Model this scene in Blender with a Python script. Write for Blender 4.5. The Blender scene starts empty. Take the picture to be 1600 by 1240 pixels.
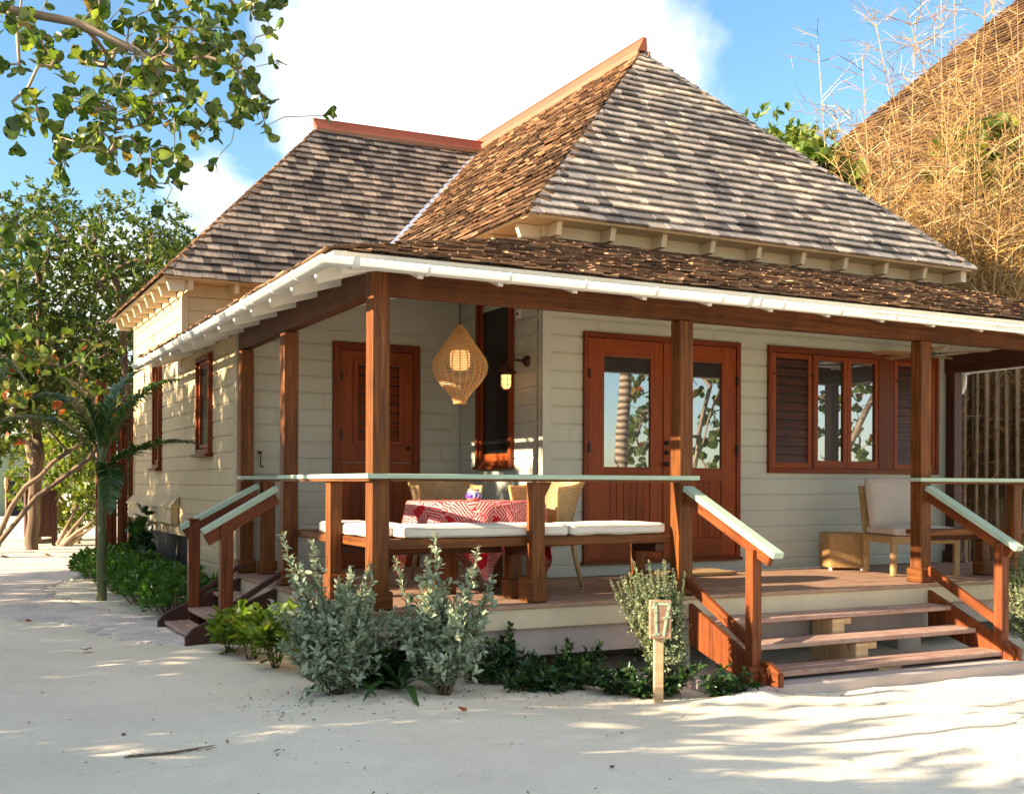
import bpy, math, random
import numpy as np
from mathutils import Vector, Matrix, noise
random.seed(7); RNG = np.random.default_rng(7)
SC = bpy.context.scene
COL = SC.collection
R = math.radians
U = random.uniform

# ------------------------------------------------------------------ mesh helpers
class MB:
    def __init__(s): s.v = []; s.f = []; s.uv = []
    def quad(s, pts, uvs=None):
        n = len(s.v); s.v += [tuple(p) for p in pts]; s.f.append(tuple(range(n, n + len(pts))))
        s.uv.append(uvs or [(0, 0)] * len(pts))
    def obox(s, o, a, b, c, taper=None):
        """box from corner o with edge vectors a (grain), b, c"""
        o, a, b, c = Vector(o), Vector(a), Vector(b), Vector(c)
        if a.cross(b).dot(c) < 0: o = o + c; c = -c
        la, lb, lc = a.length, b.length, c.length
        n = len(s.v); k = U(0, 50); k2 = U(0, 50)
        s.v += [tuple(p) for p in (o, o + a, o + a + b, o + b, o + c, o + a + c, o + a + b + c, o + b + c)]
        def u(x, y): return (x + k, y + k2)
        s.f += [(n, n+3, n+2, n+1), (n+4, n+5, n+6, n+7), (n, n+1, n+5, n+4), (n+3, n+7, n+6, n+2), (n, n+4, n+7, n+3), (n+1, n+2, n+6, n+5)]
        s.uv += [[u(0, 0), u(0, lb), u(la, lb), u(la, 0)], [u(0, 1), u(la, 1), u(la, 1+lb), u(0, 1+lb)],
                 [u(0, 2), u(la, 2), u(la, 2+lc), u(0, 2+lc)], [u(0, 3), u(0, 3+lc), u(la, 3+lc), u(la, 3)],
                 [u(0, 4), u(0.02, 4), u(0.02, 4+lb), u(0, 4+lb)], [u(0, 5), u(0.02, 5), u(0.02, 5+lb), u(0, 5+lb)]]
        return s
    def box(s, x0, y0, z0, x1, y1, z1):
        d = [x1-x0, y1-y0, z1-z0]; ax = [Vector((d[0], 0, 0)), Vector((0, d[1], 0)), Vector((0, 0, d[2]))]
        i = max(range(3), key=lambda j: abs(d[j])); a = ax[i]; b, c = [ax[j] for j in range(3) if j != i]
        return s.obox((x0, y0, z0), a, b, c)
    def bar(s, a, b, w, h, up=(0, 0, 1)):
        """bar whose centre line runs a-b; w sideways, h along up"""
        a, b = Vector(a), Vector(b); d = (b - a); side = d.cross(Vector(up)).normalized(); u = side.cross(d).normalized()
        return s.obox(a - side*w/2 - u*h/2, d, side*w, u*h)
    def tube(s, pts, rad, n=8, caps=True):
        pts = [Vector(p) for p in pts]; m = len(pts)
        if not hasattr(rad, '__len__'): rad = [rad]*m
        base = len(s.v); prev = None; L = 0; k = U(0, 30)
        for i, p in enumerate(pts):
            t = (pts[min(i+1, m-1)] - pts[max(i-1, 0)]).normalized()
            if prev is None:
                x = t.orthogonal().normalized()
            else:
                x = (prev - t*prev.dot(t)).normalized()
            prev = x; y = t.cross(x)
            for j in range(n):
                an = 2*math.pi*j/n; s.v.append(tuple(p + (x*math.cos(an) + y*math.sin(an))*rad[i]))
        for i in range(m-1):
            l2 = L + (pts[i+1]-pts[i]).length
            for j in range(n):
                a = base+i*n+j; b = base+i*n+(j+1) % n
                s.f.append((a, b, b+n, a+n)); w = rad[i]*2*math.pi/n
                s.uv.append([(k+L, j*w), (k+L, (j+1)*w), (k+l2, (j+1)*w), (k+l2, j*w)])
            L = l2
        if caps:
            s.f.append(tuple(base+j for j in range(n-1, -1, -1))); s.uv.append([(0, 0)]*n)
            s.f.append(tuple(base+(m-1)*n+j for j in range(n))); s.uv.append([(0, 0)]*n)
        return s
    def lathe(s, prof, c, n=24, M=None, a0=0, a1=2*math.pi):
        base = len(s.v); m = len(prof); full = abs(a1-a0-2*math.pi) < 1e-6; nn = n if full else n+1
        for i, (r, z) in enumerate(prof):
            for j in range(nn):
                an = a0+(a1-a0)*j/n; p = Vector((r*math.cos(an), r*math.sin(an), z))
                if M is not None: p = M @ p
                s.v.append((c[0]+p.x, c[1]+p.y, c[2]+p.z))
        for i in range(m-1):
            for j in range(n):
                a = base+i*nn+j; b = base+i*nn+(j+1) % nn
                s.f.append((a, b, b+nn, a+nn))
                r = max(prof[i][0], .02); s.uv.append([(j*r*6.28/n, prof[i][1]), ((j+1)*r*6.28/n, prof[i][1]), ((j+1)*r*6.28/n, prof[i+1][1]), (j*r*6.28/n, prof[i+1][1])])
        return s
    def prism(s, poly, d):
        """closed prism: polygon points (3D) extruded by d"""
        poly = [Vector(p) for p in poly]; d = Vector(d); n = len(poly); b = len(s.v)
        nn = Vector((0, 0, 0))
        for i in range(n): nn += poly[i].cross(poly[(i+1) % n])
        if nn.dot(d) > 0: poly.reverse()
        s.v += [tuple(p) for p in poly] + [tuple(p+d) for p in poly]; k = U(0, 30)
        e = (poly[1]-poly[0]).normalized(); g = nn.normalized().cross(e)
        def uv(p): return (k+(p-poly[0]).dot(e), (p-poly[0]).dot(g))
        s.f.append(tuple(b+i for i in range(n))); s.uv.append([uv(p) for p in poly])
        s.f.append(tuple(b+n+i for i in range(n-1, -1, -1))); s.uv.append([uv(p) for p in reversed(poly)])
        L = d.length
        for i in range(n):
            j = (i+1) % n; l = (poly[j]-poly[i]).length
            s.f.append((b+i, b+n+i, b+n+j, b+j)); s.uv.append([(k, 0), (k+L, 0), (k+L, l), (k, l)])
        return s
    def build(s, name, mat, parent=None, bevel=0, smooth=False, **props):
        me = bpy.data.meshes.new(name); me.from_pydata(s.v, [], s.f)
        uvl = me.uv_layers.new(name='UVMap'); flat = [c for f in s.uv for p in f for c in p]
        uvl.data.foreach_set('uv', flat)
        me.validate(clean_customdata=False)
        if smooth: me.polygons.foreach_set('use_smooth', [True]*len(me.polygons))
        me.materials.append(mat); me.update()
        o = bpy.data.objects.new(name, me); COL.objects.link(o)
        if bevel:
            b = o.modifiers.new('edge', 'BEVEL'); b.width = bevel; b.segments = 1; b.limit_method = 'ANGLE'; b.angle_limit = R(50)
        if parent: o.parent = parent
        for k, v in props.items(): o[k] = v
        return o
def npmesh(name, V, F, mat, parent=None, smooth=False, nper=4, **props):
    me = bpy.data.meshes.new(name); V = np.asarray(V, np.float32).reshape(-1, 3); F = np.asarray(F, np.int32).reshape(-1, nper)
    me.vertices.add(len(V)); me.vertices.foreach_set('co', V.ravel())
    me.loops.add(F.size); me.loops.foreach_set('vertex_index', F.ravel())
    me.polygons.add(len(F)); me.polygons.foreach_set('loop_start', np.arange(len(F), dtype=np.int32)*nper)
    me.update(calc_edges=True)
    if smooth: me.polygons.foreach_set('use_smooth', [True]*len(F))
    me.materials.append(mat)
    o = bpy.data.objects.new(name, me); COL.objects.link(o)
    if parent: o.parent = parent
    for k, v in props.items(): o[k] = v
    return o
def thing(name, label, cat, loc=(0, 0, 0), group=None):
    o = bpy.data.objects.new(name, None); COL.objects.link(o); o.empty_display_size = .1
    o['label'] = label; o['category'] = cat
    if group: o['group'] = group
    return o
def tag(o, label, cat, group=None):
    o['label'] = label; o['category'] = cat
    if group: o['group'] = group
    return o

# ------------------------------------------------------------------ material helpers
def mat(name):
    m = bpy.data.materials.new(name); m.use_nodes = True; nt = m.node_tree
    return m, nt, nt.nodes['Principled BSDF']
def N(nt, t, **k):
    n = nt.nodes.new(t)
    for a, b in k.items():
        if a.startswith('i_'): n.inputs[a[2:].replace('_', ' ')].default_value = b
        else: setattr(n, a, b)
    return n
def ramp(nt, stops, interp='LINEAR'):
    n = nt.nodes.new('ShaderNodeValToRGB'); e = n.color_ramp.elements; n.color_ramp.interpolation = interp
    while len(e) > 1: e.remove(e[-1])
    e[0].position = stops[0][0]; e[0].color = (*stops[0][1], 1)
    for p, c in stops[1:]:
        x = e.new(p); x.color = (*c, 1)
    return n
def mapping(nt, src, scale, which='Object'):
    tc = N(nt, 'ShaderNodeTexCoord'); mp = N(nt, 'ShaderNodeMapping'); mp.inputs['Scale'].default_value = scale
    nt.links.new(tc.outputs[which], mp.inputs['Vector']); return mp
def noise_n(nt, vec, scale, detail=4, rough=.55, dist=0):
    n = N(nt, 'ShaderNodeTexNoise'); n.inputs['Scale'].default_value = scale; n.inputs['Detail'].default_value = detail
    n.inputs['Roughness'].default_value = rough; n.inputs['Distortion'].default_value = dist
    nt.links.new(vec, n.inputs['Vector']); return n
def mix(nt, f, a, b, mode='MIX'):
    n = N(nt, 'ShaderNodeMix', data_type='RGBA', blend_type=mode)
    for s, v in ((n.inputs[0], f), (n.inputs[6], a), (n.inputs[7], b)):
        if hasattr(v, 'links'): nt.links.new(v, s)
        elif isinstance(v, tuple): s.default_value = (*v, 1)
        else: s.default_value = v
    return n.outputs[2]
def bump(nt, h, strength, dist, bs):
    b = N(nt, 'ShaderNodeBump'); b.inputs['Strength'].default_value = strength; b.inputs['Distance'].default_value = dist
    nt.links.new(h, b.inputs['Height']); nt.links.new(b.outputs[0], bs.inputs['Normal']); return b
def rnd(nt): return N(nt, 'ShaderNodeNewGeometry').outputs['Random Per Island']

def wood(name, dark, mid, light, rough=.5, spec=.4, gs=1.0, blotch=.5, worn=0):
    m, nt, bs = mat(name)
    mp = mapping(nt, None, (1.6*gs, 34*gs, 1), 'UV')
    n1 = noise_n(nt, mp.outputs[0], 1.0, 6, .6, .6)
    r = ramp(nt, [(.28, dark), (.5, mid), (.72, light)]); nt.links.new(n1.outputs[0], r.inputs[0])
    mo = mapping(nt, None, (3, 3, 1.3)); n2 = noise_n(nt, mo.outputs[0], 1.2, 4, .6, .4)
    r2 = ramp(nt, [(.33, (.42, .42, .42)), (.62, (1.12, 1.1, 1.08))]); nt.links.new(n2.outputs[0], r2.inputs[0])
    c = mix(nt, blotch, r.outputs[0], r2.outputs[0], 'MULTIPLY')
    rr = ramp(nt, [(0, (.78, .78, .8)), (1, (1.18, 1.14, 1.08))]); nt.links.new(rnd(nt), rr.inputs[0])
    c = mix(nt, .8, c, rr.outputs[0], 'MULTIPLY')
    # small dark knots
    vo = N(nt, 'ShaderNodeTexVoronoi'); vo.inputs['Scale'].default_value = 1
    mk = mapping(nt, None, (2.2, 7, 1), 'UV'); nt.links.new(mk.outputs[0], vo.inputs['Vector'])
    rk = ramp(nt, [(.0, (.25, .2, .2)), (.07, (.5, .45, .45)), (.12, (1, 1, 1))]); nt.links.new(vo.outputs[0], rk.inputs[0])
    c = mix(nt, .75, c, rk.outputs[0], 'MULTIPLY')
    if worn:
        n3 = noise_n(nt, mo.outputs[0], 3.5, 6, .7); rw = ramp(nt, [(.45, (0, 0, 0)), (.62, (1, 1, 1))]); nt.links.new(n3.outputs[0], rw.inputs[0])
        ms = N(nt, 'ShaderNodeMath', operation='MULTIPLY'); nt.links.new(rw.outputs[0], ms.inputs[0]); ms.inputs[1].default_value = worn
        c = mix(nt, ms.outputs[0], c, (.42, .36, .31))
    nt.links.new(c, bs.inputs['Base Color'])
    bs.inputs['Roughness'].default_value = rough; bs.inputs['Specular IOR Level'].default_value = spec
    bump(nt, n1.outputs[0], .35, .004, bs)
    return m
def paint(name, col, rough=.5, var=.12, dirt=.0, dirtcol=(.25, .2, .15), scale=1.5, bumpy=.15, spec=.4):
    m, nt, bs = mat(name)
    mo = mapping(nt, None, (1, 1, 1)); n = noise_n(nt, mo.outputs[0], scale, 5, .6)
    r = ramp(nt, [(.3, tuple(c*(1-var) for c in col)), (.7, tuple(min(1, c*(1+var)) for c in col))]); nt.links.new(n.outputs[0], r.inputs[0])
    c = r.outputs[0]
    if dirt:
        md = mapping(nt, None, (3, 3, .7)); nd = noise_n(nt, md.outputs[0], 2.2, 7, .7); rd = ramp(nt, [(.5, (0, 0, 0)), (.75, (dirt,)*3)]); nt.links.new(nd.outputs[0], rd.inputs[0])
        c = mix(nt, rd.outputs[0], c, dirtcol)
    nt.links.new(c, bs.inputs['Base Color']); bs.inputs['Roughness'].default_value = rough; bs.inputs['Specular IOR Level'].default_value = spec
    nb = noise_n(nt, mo.outputs[0], 60, 3, .6); bump(nt, nb.outputs[0], bumpy, .002, bs)
    return m
def plain(name, col, rough=.5, metal=0, spec=.5, emit=None, es=0):
    m, nt, bs = mat(name); bs.inputs['Base Color'].default_value = (*col, 1); bs.inputs['Roughness'].default_value = rough
    bs.inputs['Metallic'].default_value = metal; bs.inputs['Specular IOR Level'].default_value = spec
    if emit: bs.inputs['Emission Color'].default_value = (*emit, 1); bs.inputs['Emission Strength'].default_value = es
    return m
def leafmat(name, cols, rough=.45, trans=.35, spec=.4, tcol=None):
    """cols: ramp stops over random leaf"""
    m, nt, bs = mat(name)
    n = len(cols); r = ramp(nt, [(i/n, c) for i, c in enumerate(cols)], 'CONSTANT'); nt.links.new(rnd(nt), r.inputs[0])
    mo = mapping(nt, None, (1, 1, 1)); nn = noise_n(nt, mo.outputs[0], 14, 3); rr = ramp(nt, [(.3, (.75, .75, .75)), (.7, (1.2, 1.2, 1.2))]); nt.links.new(nn.outputs[0], rr.inputs[0])
    c = mix(nt, .7, r.outputs[0], rr.outputs[0], 'MULTIPLY')
    nt.links.new(c, bs.inputs['Base Color']); bs.inputs['Roughness'].default_value = rough; bs.inputs['Specular IOR Level'].default_value = spec
    tr = N(nt, 'ShaderNodeBsdfTranslucent'); tc = mix(nt, 1, c, tcol or (1.5, 1.55, .55), 'MULTIPLY'); nt.links.new(tc, tr.inputs[0])
    ms = N(nt, 'ShaderNodeMixShader'); ms.inputs[0].default_value = trans
    nt.links.new(bs.outputs[0], ms.inputs[1]); nt.links.new(tr.outputs[0], ms.inputs[2])
    nt.links.new(ms.outputs[0], nt.nodes['Material Output'].inputs[0])
    return m

M = {}
M['siding'] = paint('siding_paint', (.455, .465, .395), .5, .07, .4, (.42, .38, .28), 1.2, .25)
M['siding_side'] = paint('weathered_siding_paint', (.52, .40, .235), .65, .1, .6, (.36, .30, .2), 2.2, .5)
M['cream'] = paint('cream_trim_paint', (.60, .50, .345), .5, .06, .25, (.4, .34, .24), 2, .2)
M['white'] = paint('white_trim_paint', (.78, .76, .68), .45, .04, .15, (.5, .47, .4), 2, .1)
M['skirt'] = paint('skirt_board', (.44, .37, .335), .75, .08, .45, (.42, .28, .2), 2, .6)
M['gutter'] = paint('gutter_plastic', (.70, .69, .64), .35, .03, .3, (.5, .48, .44), 3, .05)
M['post'] = wood('stained_post_timber', (.060, .018, .005), (.140, .047, .011), (.25, .088, .020), .5, .22, 1, .55)
M['beam'] = wood('stained_beam_timber', (.048, .015, .005), (.095, .031, .009), (.15, .052, .014), .55, .2, .8, .6)
M['darkwood'] = wood('dark_stained_timber', (.03, .010, .008), (.06, .018, .011), (.10, .03, .016), .5, .4, 1, .5)
M['stairwood'] = wood('stair_timber', (.075, .018, .006), (.15, .040, .011), (.24, .072, .020), .5, .25, 1, .5)
M['door'] = wood('cedar_door', (.15, .027, .005), (.21, .043, .008), (.27, .062, .012), .45, .22, 1.4, .25)
M['door_trim'] = wood('cedar_trim', (.11, .019, .004), (.155, .030, .006), (.20, .044, .009), .45, .22, 1.2, .25)
M['deck'] = wood('deck_boards', (.21, .115, .07), (.32, .19, .125), (.43, .28, .2), .55, .35, 1.0, .35, .25)
M['tread'] = wood('weathered_tread', (.22, .115, .085), (.36, .22, .175), (.48, .34, .28), .6, .3, 1, .4, .45)
M['paletimber'] = wood('pale_timber', (.38, .25, .14), (.5, .35, .2), (.6, .45, .28), .7, .2, 1, .3)
M['rail'] = paint('rail_green_paint', (.40, .515, .40), .45, .06, .2, (.3, .33, .26), 4, .15)
M['ridge'] = paint('ridge_metal', (.34, .090, .042), .4, .1, .25, (.3, .1, .07), 2, .08)
M['ridge_base'] = paint('ridge_base_board', (.25, .115, .06), .6, .08, .2)
M['flash'] = plain('flashing_metal', (.62, .66, .75), .35, .7)
M['joint'] = plain('joint_gap', (.16, .14, .10), .8)
M['black'] = plain('black_iron', (.025, .022, .022), .45, .6)
M['bronze'] = plain('dark_bronze', (.06, .028, .016), .45, .6)
M['shade_black'] = plain('painted_shade_black', (.012, .010, .009), .8)  # near-black colour painted in place of deep shade
M['concrete'] = paint('concrete_pier', (.42, .37, .33), .85, .12, .5, (.25, .2, .16), 3, .8)
M['cushion'] = None

def shingle(name, stops, streak=(.55, 1.2), rough=.8):
    m, nt, bs = mat(name)
    r = ramp(nt, stops); nt.links.new(rnd(nt), r.inputs[0])
    mp = mapping(nt, None, (55, 2.5, 1), 'UV'); n = noise_n(nt, mp.outputs[0], 1, 5, .65)
    r2 = ramp(nt, [(.25, (streak[0],)*3), (.75, (streak[1],)*3)]); nt.links.new(n.outputs[0], r2.inputs[0])
    c = mix(nt, 1, r.outputs[0], r2.outputs[0], 'MULTIPLY')
    mo = mapping(nt, None, (1, 1, 1)); n2 = noise_n(nt, mo.outputs[0], .9, 4, .6)
    r3 = ramp(nt, [(.35, (.55, .57, .62)), (.65, (1.25, 1.17, 1.08))]); nt.links.new(n2.outputs[0], r3.inputs[0])
    c = mix(nt, .8, c, r3.outputs[0], 'MULTIPLY')
    nt.links.new(c, bs.inputs['Base Color']); bs.inputs['Roughness'].default_value = rough; bs.inputs['Specular IOR Level'].default_value = .25
    bump(nt, n.outputs[0], .6, .006, bs)
    return m
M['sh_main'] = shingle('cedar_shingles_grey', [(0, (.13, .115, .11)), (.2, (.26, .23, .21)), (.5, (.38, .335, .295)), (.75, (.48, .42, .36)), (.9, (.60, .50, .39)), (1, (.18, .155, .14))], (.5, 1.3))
M['sh_main_shaded'] = shingle('cedar_shingles_shaded', [(0, (.07, .06, .055)), (.2, (.15, .125, .11)), (.5, (.235, .195, .165)), (.75, (.31, .26, .215)), (.9, (.40, .32, .25)), (1, (.11, .09, .08))], (.5, 1.3))  # grey shingles darkened; tree shade on the rear roof is in the colour
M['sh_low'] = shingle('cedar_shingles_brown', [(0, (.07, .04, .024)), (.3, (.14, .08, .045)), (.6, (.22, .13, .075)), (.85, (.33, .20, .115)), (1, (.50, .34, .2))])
M['sh_thatch'] = shingle('neighbour_shingles', [(0, (.08, .045, .022)), (.5, (.14, .080, .040)), (1, (.19, .115, .060))], (.5, 1.25))
# ================================================================== the cottage
W = .138; XO, YW, YR = 2.545, 2.034, 4.01; XR = 8.11; PB = .1773
HB = 2.307
house = thing('cottage', 'cream clapboard cottage with steep shingle roofs and a timber corner porch', 'cottage')

def sides(P, u0, u1, z0, z1, opens, zref, mb, cove=.036, dep=.012):
    """lap siding with a coved top edge to each board; opens = (ua, ub, za, zb) holes"""
    cuts = sorted({u0, u1, *[min(max(o[i], u0), u1) for o in opens for i in (0, 1)]})
    for a, b in zip(cuts, cuts[1:]):
        if b-a < 1e-4: continue
        k0 = math.floor((z0-zref)/PB); k1 = math.ceil((z1-zref)/PB)
        for k in range(k0, k1):
            zb = zref+k*PB; zt = zb+PB
            prof = [(zb, -dep), (zb, 0), (zt-cove, 0), (zt-cove*.62, -dep*.25), (zt-cove*.3, -dep*.7), (zt-.002, -dep), (zt, -dep)]
            spans = [(z0, z1)]
            for o in opens:
                if o[0] <= a+1e-5 and o[1] >= b-1e-5:
                    ns = []
                    for s0, s1 in spans:
                        if o[3] <= s0 or o[2] >= s1: ns.append((s0, s1))
                        else:
                            if o[2] > s0: ns.append((s0, o[2]))
                            if o[3] < s1: ns.append((o[3], s1))
                    spans = ns
            for s0, s1 in spans:
                for (za, da), (zc, dc) in zip(prof, prof[1:]):
                    lo, hi = max(za, s0), min(zc, s1)
                    if za == zc:
                        if s0 <= za < s1: mb.quad([P(a, za, da), P(b, za, da), P(b, zc, dc), P(a, zc, dc)])
                        continue
                    if hi <= lo: continue
                    f = lambda z: da+(dc-da)*(z-za)/(zc-za)
                    mb.quad([P(a, lo, f(lo)), P(b, lo, f(lo)), P(b, hi, f(hi)), P(a, hi, f(hi))])

def PY(y): return lambda u, z, d: (u, y-d, z)          # faces -Y
def PX(x): return lambda u, z, d: (x-d, u, z)          # faces -X
def wall(P, box, args, m, trims=(), name='wall', label=None):
    mb = MB(); mb.box(*box); sides(P, *args, mb)
    kw = {'label': label} if label else {}
    w = mb.build(name, m, house, **kw)
    jb = MB(); u0, u1, z0, z1, op, zr = args; d0 = Vector(P(0, 0, .0006)); 
    for k in range(math.floor((z0-zr)/PB), math.ceil((z1-zr)/PB)):
        zb = zr+k*PB; u = u0+U(.3, 2.4)
        while u < u1-.15:
            if zb > z0 and zb+PB < z1 and not any(o[0]-.05 < u < o[1]+.05 and o[2]-.2 < zb+.1 < o[3] for o in op):
                jb.quad([P(u-.0018, zb+.001, .0007), P(u+.0018, zb+.001, .0007), P(u+.0018, zb+PB-.03, .0007), P(u-.0018, zb+PB-.03, .0007)])
                for du in (-.022, .022):
                    for zz in (zb+.025, zb+.11): jb.quad([P(u+du-.0035, zz-.0035, .0007), P(u+du+.0035, zz-.0035, .0007), P(u+du+.0035, zz+.0035, .0007), P(u+du-.0035, zz+.0035, .0007)])
            u += U(1.4, 3.2)
    if jb.v: jb.build('board_joints', M['joint'], w, kind='stuff')
    for b in trims:
        t = MB(); t.box(*b); t.build('corner_trim', m, w, bevel=.003)
    return w
z_open = lambda *a: a
# recessed porch wall with the half door
wall(PY(YR), (0.0, YR+.013, 0, XO+.1, YR+.12, 2.58), (.02, XO, 0, 2.58, [(1.03, 2.05, 0, 2.47)], 1.2032), M['siding'],
     [(.0, YR-.012, 0, .062, YR+.012, 2.6), (XO-.075, YR-.012, 0, XO-.004, YR+.012, 2.7)])
mb = MB(); mb.prism([(.02, YR+.02, 2.58), (XO, YR+.02, 2.58), (XO, YR+.02, 3.27), (.02, YR+.02, 2.585)], (0, .1, 0)); mb.build('upper_wall', M['siding'], house)
# side wall with the tall window (faces left), also the upper band of the front wing
wall(PX(XO), (XO+.013, YW+.02, 0, XO+.12, 6.95, 3.52), (YW+.01, 6.9, 0, 3.5, [(2.66, 3.50, 1.1, 2.80), (4.0, 6.9, 0, 2.6)], 1.2032), M['siding'],
     [(XO-.012, YW, 0, XO+.012, YW+.085, 3.3)])
# front wall with the glazed doors and the window
wall(PY(YW), (XO, YW+.013, 0, XR+.1, YW+.12, 3.52), (XO, XR, 0, 3.34, [(3.0, 4.985, .13, 2.47), (5.37, 7.995, 1.06, 2.468)], 1.0107), M['siding'],
     [(XO-.012, YW-.012, 0, XO+.085, YW+.012, 3.3), (XR-.05, YW-.012, 0, XR+.012, YW+.014, 3.3)])
mb = MB(); mb.box(XO-.015, YW-.016, 3.30, XR+.03, YW+.01, 3.52); mb.box(XO-.016, YW+.012, 3.30, XO+.01, 6.9, 3.52); mb.build('frieze_board', M['cream'], house, bevel=.003)
# long left wall, low part and tall part
wall(PX(0), (.013, YR+.02, .26, .12, 6.92, 2.62), (YR+.0, 6.9, .26, 2.62, [(5.15, 5.86, 1.235, 2.42)], .9122), M['siding_side'],
     [(-.012, YR-.0, .1, .012, YR+.06, 2.55)])
wall(PX(0), (.013, 6.92, .26, .12, 10.6, 3.42), (6.9, 10.6, .26, 3.42, [(8.25, 8.78, 1.10, 2.75)], .9122), M['siding_side'],
     [(-.010, 10.53, .2, .012, 10.6, 3.4), (-.011, 6.885, 2.4, .012, 6.97, 3.4)])
wall(PX(-.0), (.013, YR+.03, -.16, .10, 6.45, .262), (YR+.02, 6.45, -.16, .262, [], .9122), M['siding_side'], name='skirting_wall')
wall(PY(6.9), (.02, 6.913, 2.5, XO, 7.0, 3.42), (.07, XO, 2.5, 3.42, [], 2.42), M['siding_side'], [(-.008, 6.884, 2.45, .075, 6.91, 3.4)])
mb = MB(); mb.box(.0, 6.878, 3.30, XO-.02, 6.896, 3.46); mb.box(-.022, 6.9, 3.30, -.004, 10.6, 3.46); mb.build('frieze_board', M['siding_side'], house, bevel=.003)
mb = MB(); mb.box(XR+.0, YW+.13, -.1, XR+.1, 11, 3.5); mb.box(.02, 10.5, 0, XR, 10.6, 3.42); mb.build('wall', M['siding_side'], house, label='plain rear walls')
# boxed projection low on the left wall
mb = MB()
mb.box(-.10, 7.05, .40, -.004, 10.5, .62)
mb.prism([(-.125, 7.0, .605), (-.125, 7.0, .635), (-.004, 7.0, .76), (-.004, 7.0, .605)], (0, 3.55, 0))
mb.build('wall_box', M['siding_side'], house, bevel=.006)
# near-black panels added to keep the gap under the house dark, piers
mb = MB(); mb.box(.45, .9, -.72, 8.1, 1.0, -.16); mb.box(.3, 1.0, -.72, .4, 4.1, -.1); mb.box(.16, 4.1, -.75, .28, 10.4, .25); mb.box(.4, 4.2, -.2, 8, 4.3, -.05); mb.build('crawl_blackout', M['shade_black'], house)
for x, y in ((.04, .02), (2.62, .1), (5.35, .1), (7.7, .1), (.05, 2.2), (.1, 7.3), (.1, 9.5)):
    mb = MB(); mb.box(x, y, -.85, x+.3, y+.3, -.19); mb.build('pier', M['concrete'], house, bevel=.01)

# ---------------------------------------------------------------- deck
mb = MB(); y = -.07
bw = .118
while y < YR-.02:
    y1 = min(y+bw-.005, YR-.005)
    x0, x1 = (-.07, 9.0) if y1 < YW else (-.07, XO)
    x = x0
    while x < x1-.01:
        xe = min(x1, x+U(2.2, 3.9))
        mb.box(x, y, -.032+U(-.001, .001), xe-.003, y1, 0+U(-.001, .001)); x = xe
    y += bw
mb.build('deck', M['deck'], house, bevel=.003)
mb = MB(); mb.box(-.05, -.05, -.19, 9.05, -.012, -.034); mb.box(-.05, -.012, -.19, -.012, 4.0, -.034); mb.build('deck_fascia', M['cream'], house, bevel=.004)
mb = MB(); mb.box(-.0, -.005, -.41, 9.0, .03, -.192); mb.box(-.0, .03, -.41, .03, 4.0, -.192); mb.build('deck_skirt', M['skirt'], house, bevel=.003)
mb = MB()
for i in range(12): mb.box(.1+i*.75, .05, -.18, .145+i*.75, 2.0, -.034)
mb.build('deck_joist', M['darkwood'], house)

# ---------------------------------------------------------------- posts and beams
def post(x, y, z0, z1, w=W, plinth=True, m='post', name='porch_post', ph=.14):
    mb = MB(); mb.box(x, y, z0, x+w, y+w, z1); p = mb.build(name, M[m], house, bevel=.007)
    if plinth:
        mb = MB(); e = .024; mb.box(x-e, y-e, z0+.002, x+w+e, y+w+e, z0+ph); mb.build('plinth', M[m], p, bevel=.012)
    return p
post(0, 0, .001, 2.56); post(2.726, 0, .001, HB-.002); post(5.53, 0, .001, HB-.002)
post(0, 2.28, .001, HB-.002); post(0, 3.865, .001, HB-.002)
post(8.11, 0, .001, HB-.002); post(XR-.005, 1.86, .001, 2.30, m='darkwood')
mb = MB(); mb.box(W+.002, .012, HB, 8.108, W-.01, 2.53); mb.build('porch_beam', M['beam'], house, bevel=.006)
mb = MB(); mb.box(.012, W+.002, HB+.003, W-.012, 4.005, 2.53); mb.build('porch_beam', M['beam'], house, bevel=.006)
mb = MB(); mb.box(8.108, .02, HB-.02, 8.24, 2.02, 2.50); mb.build('porch_beam', M['darkwood'], house, bevel=.006)

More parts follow.
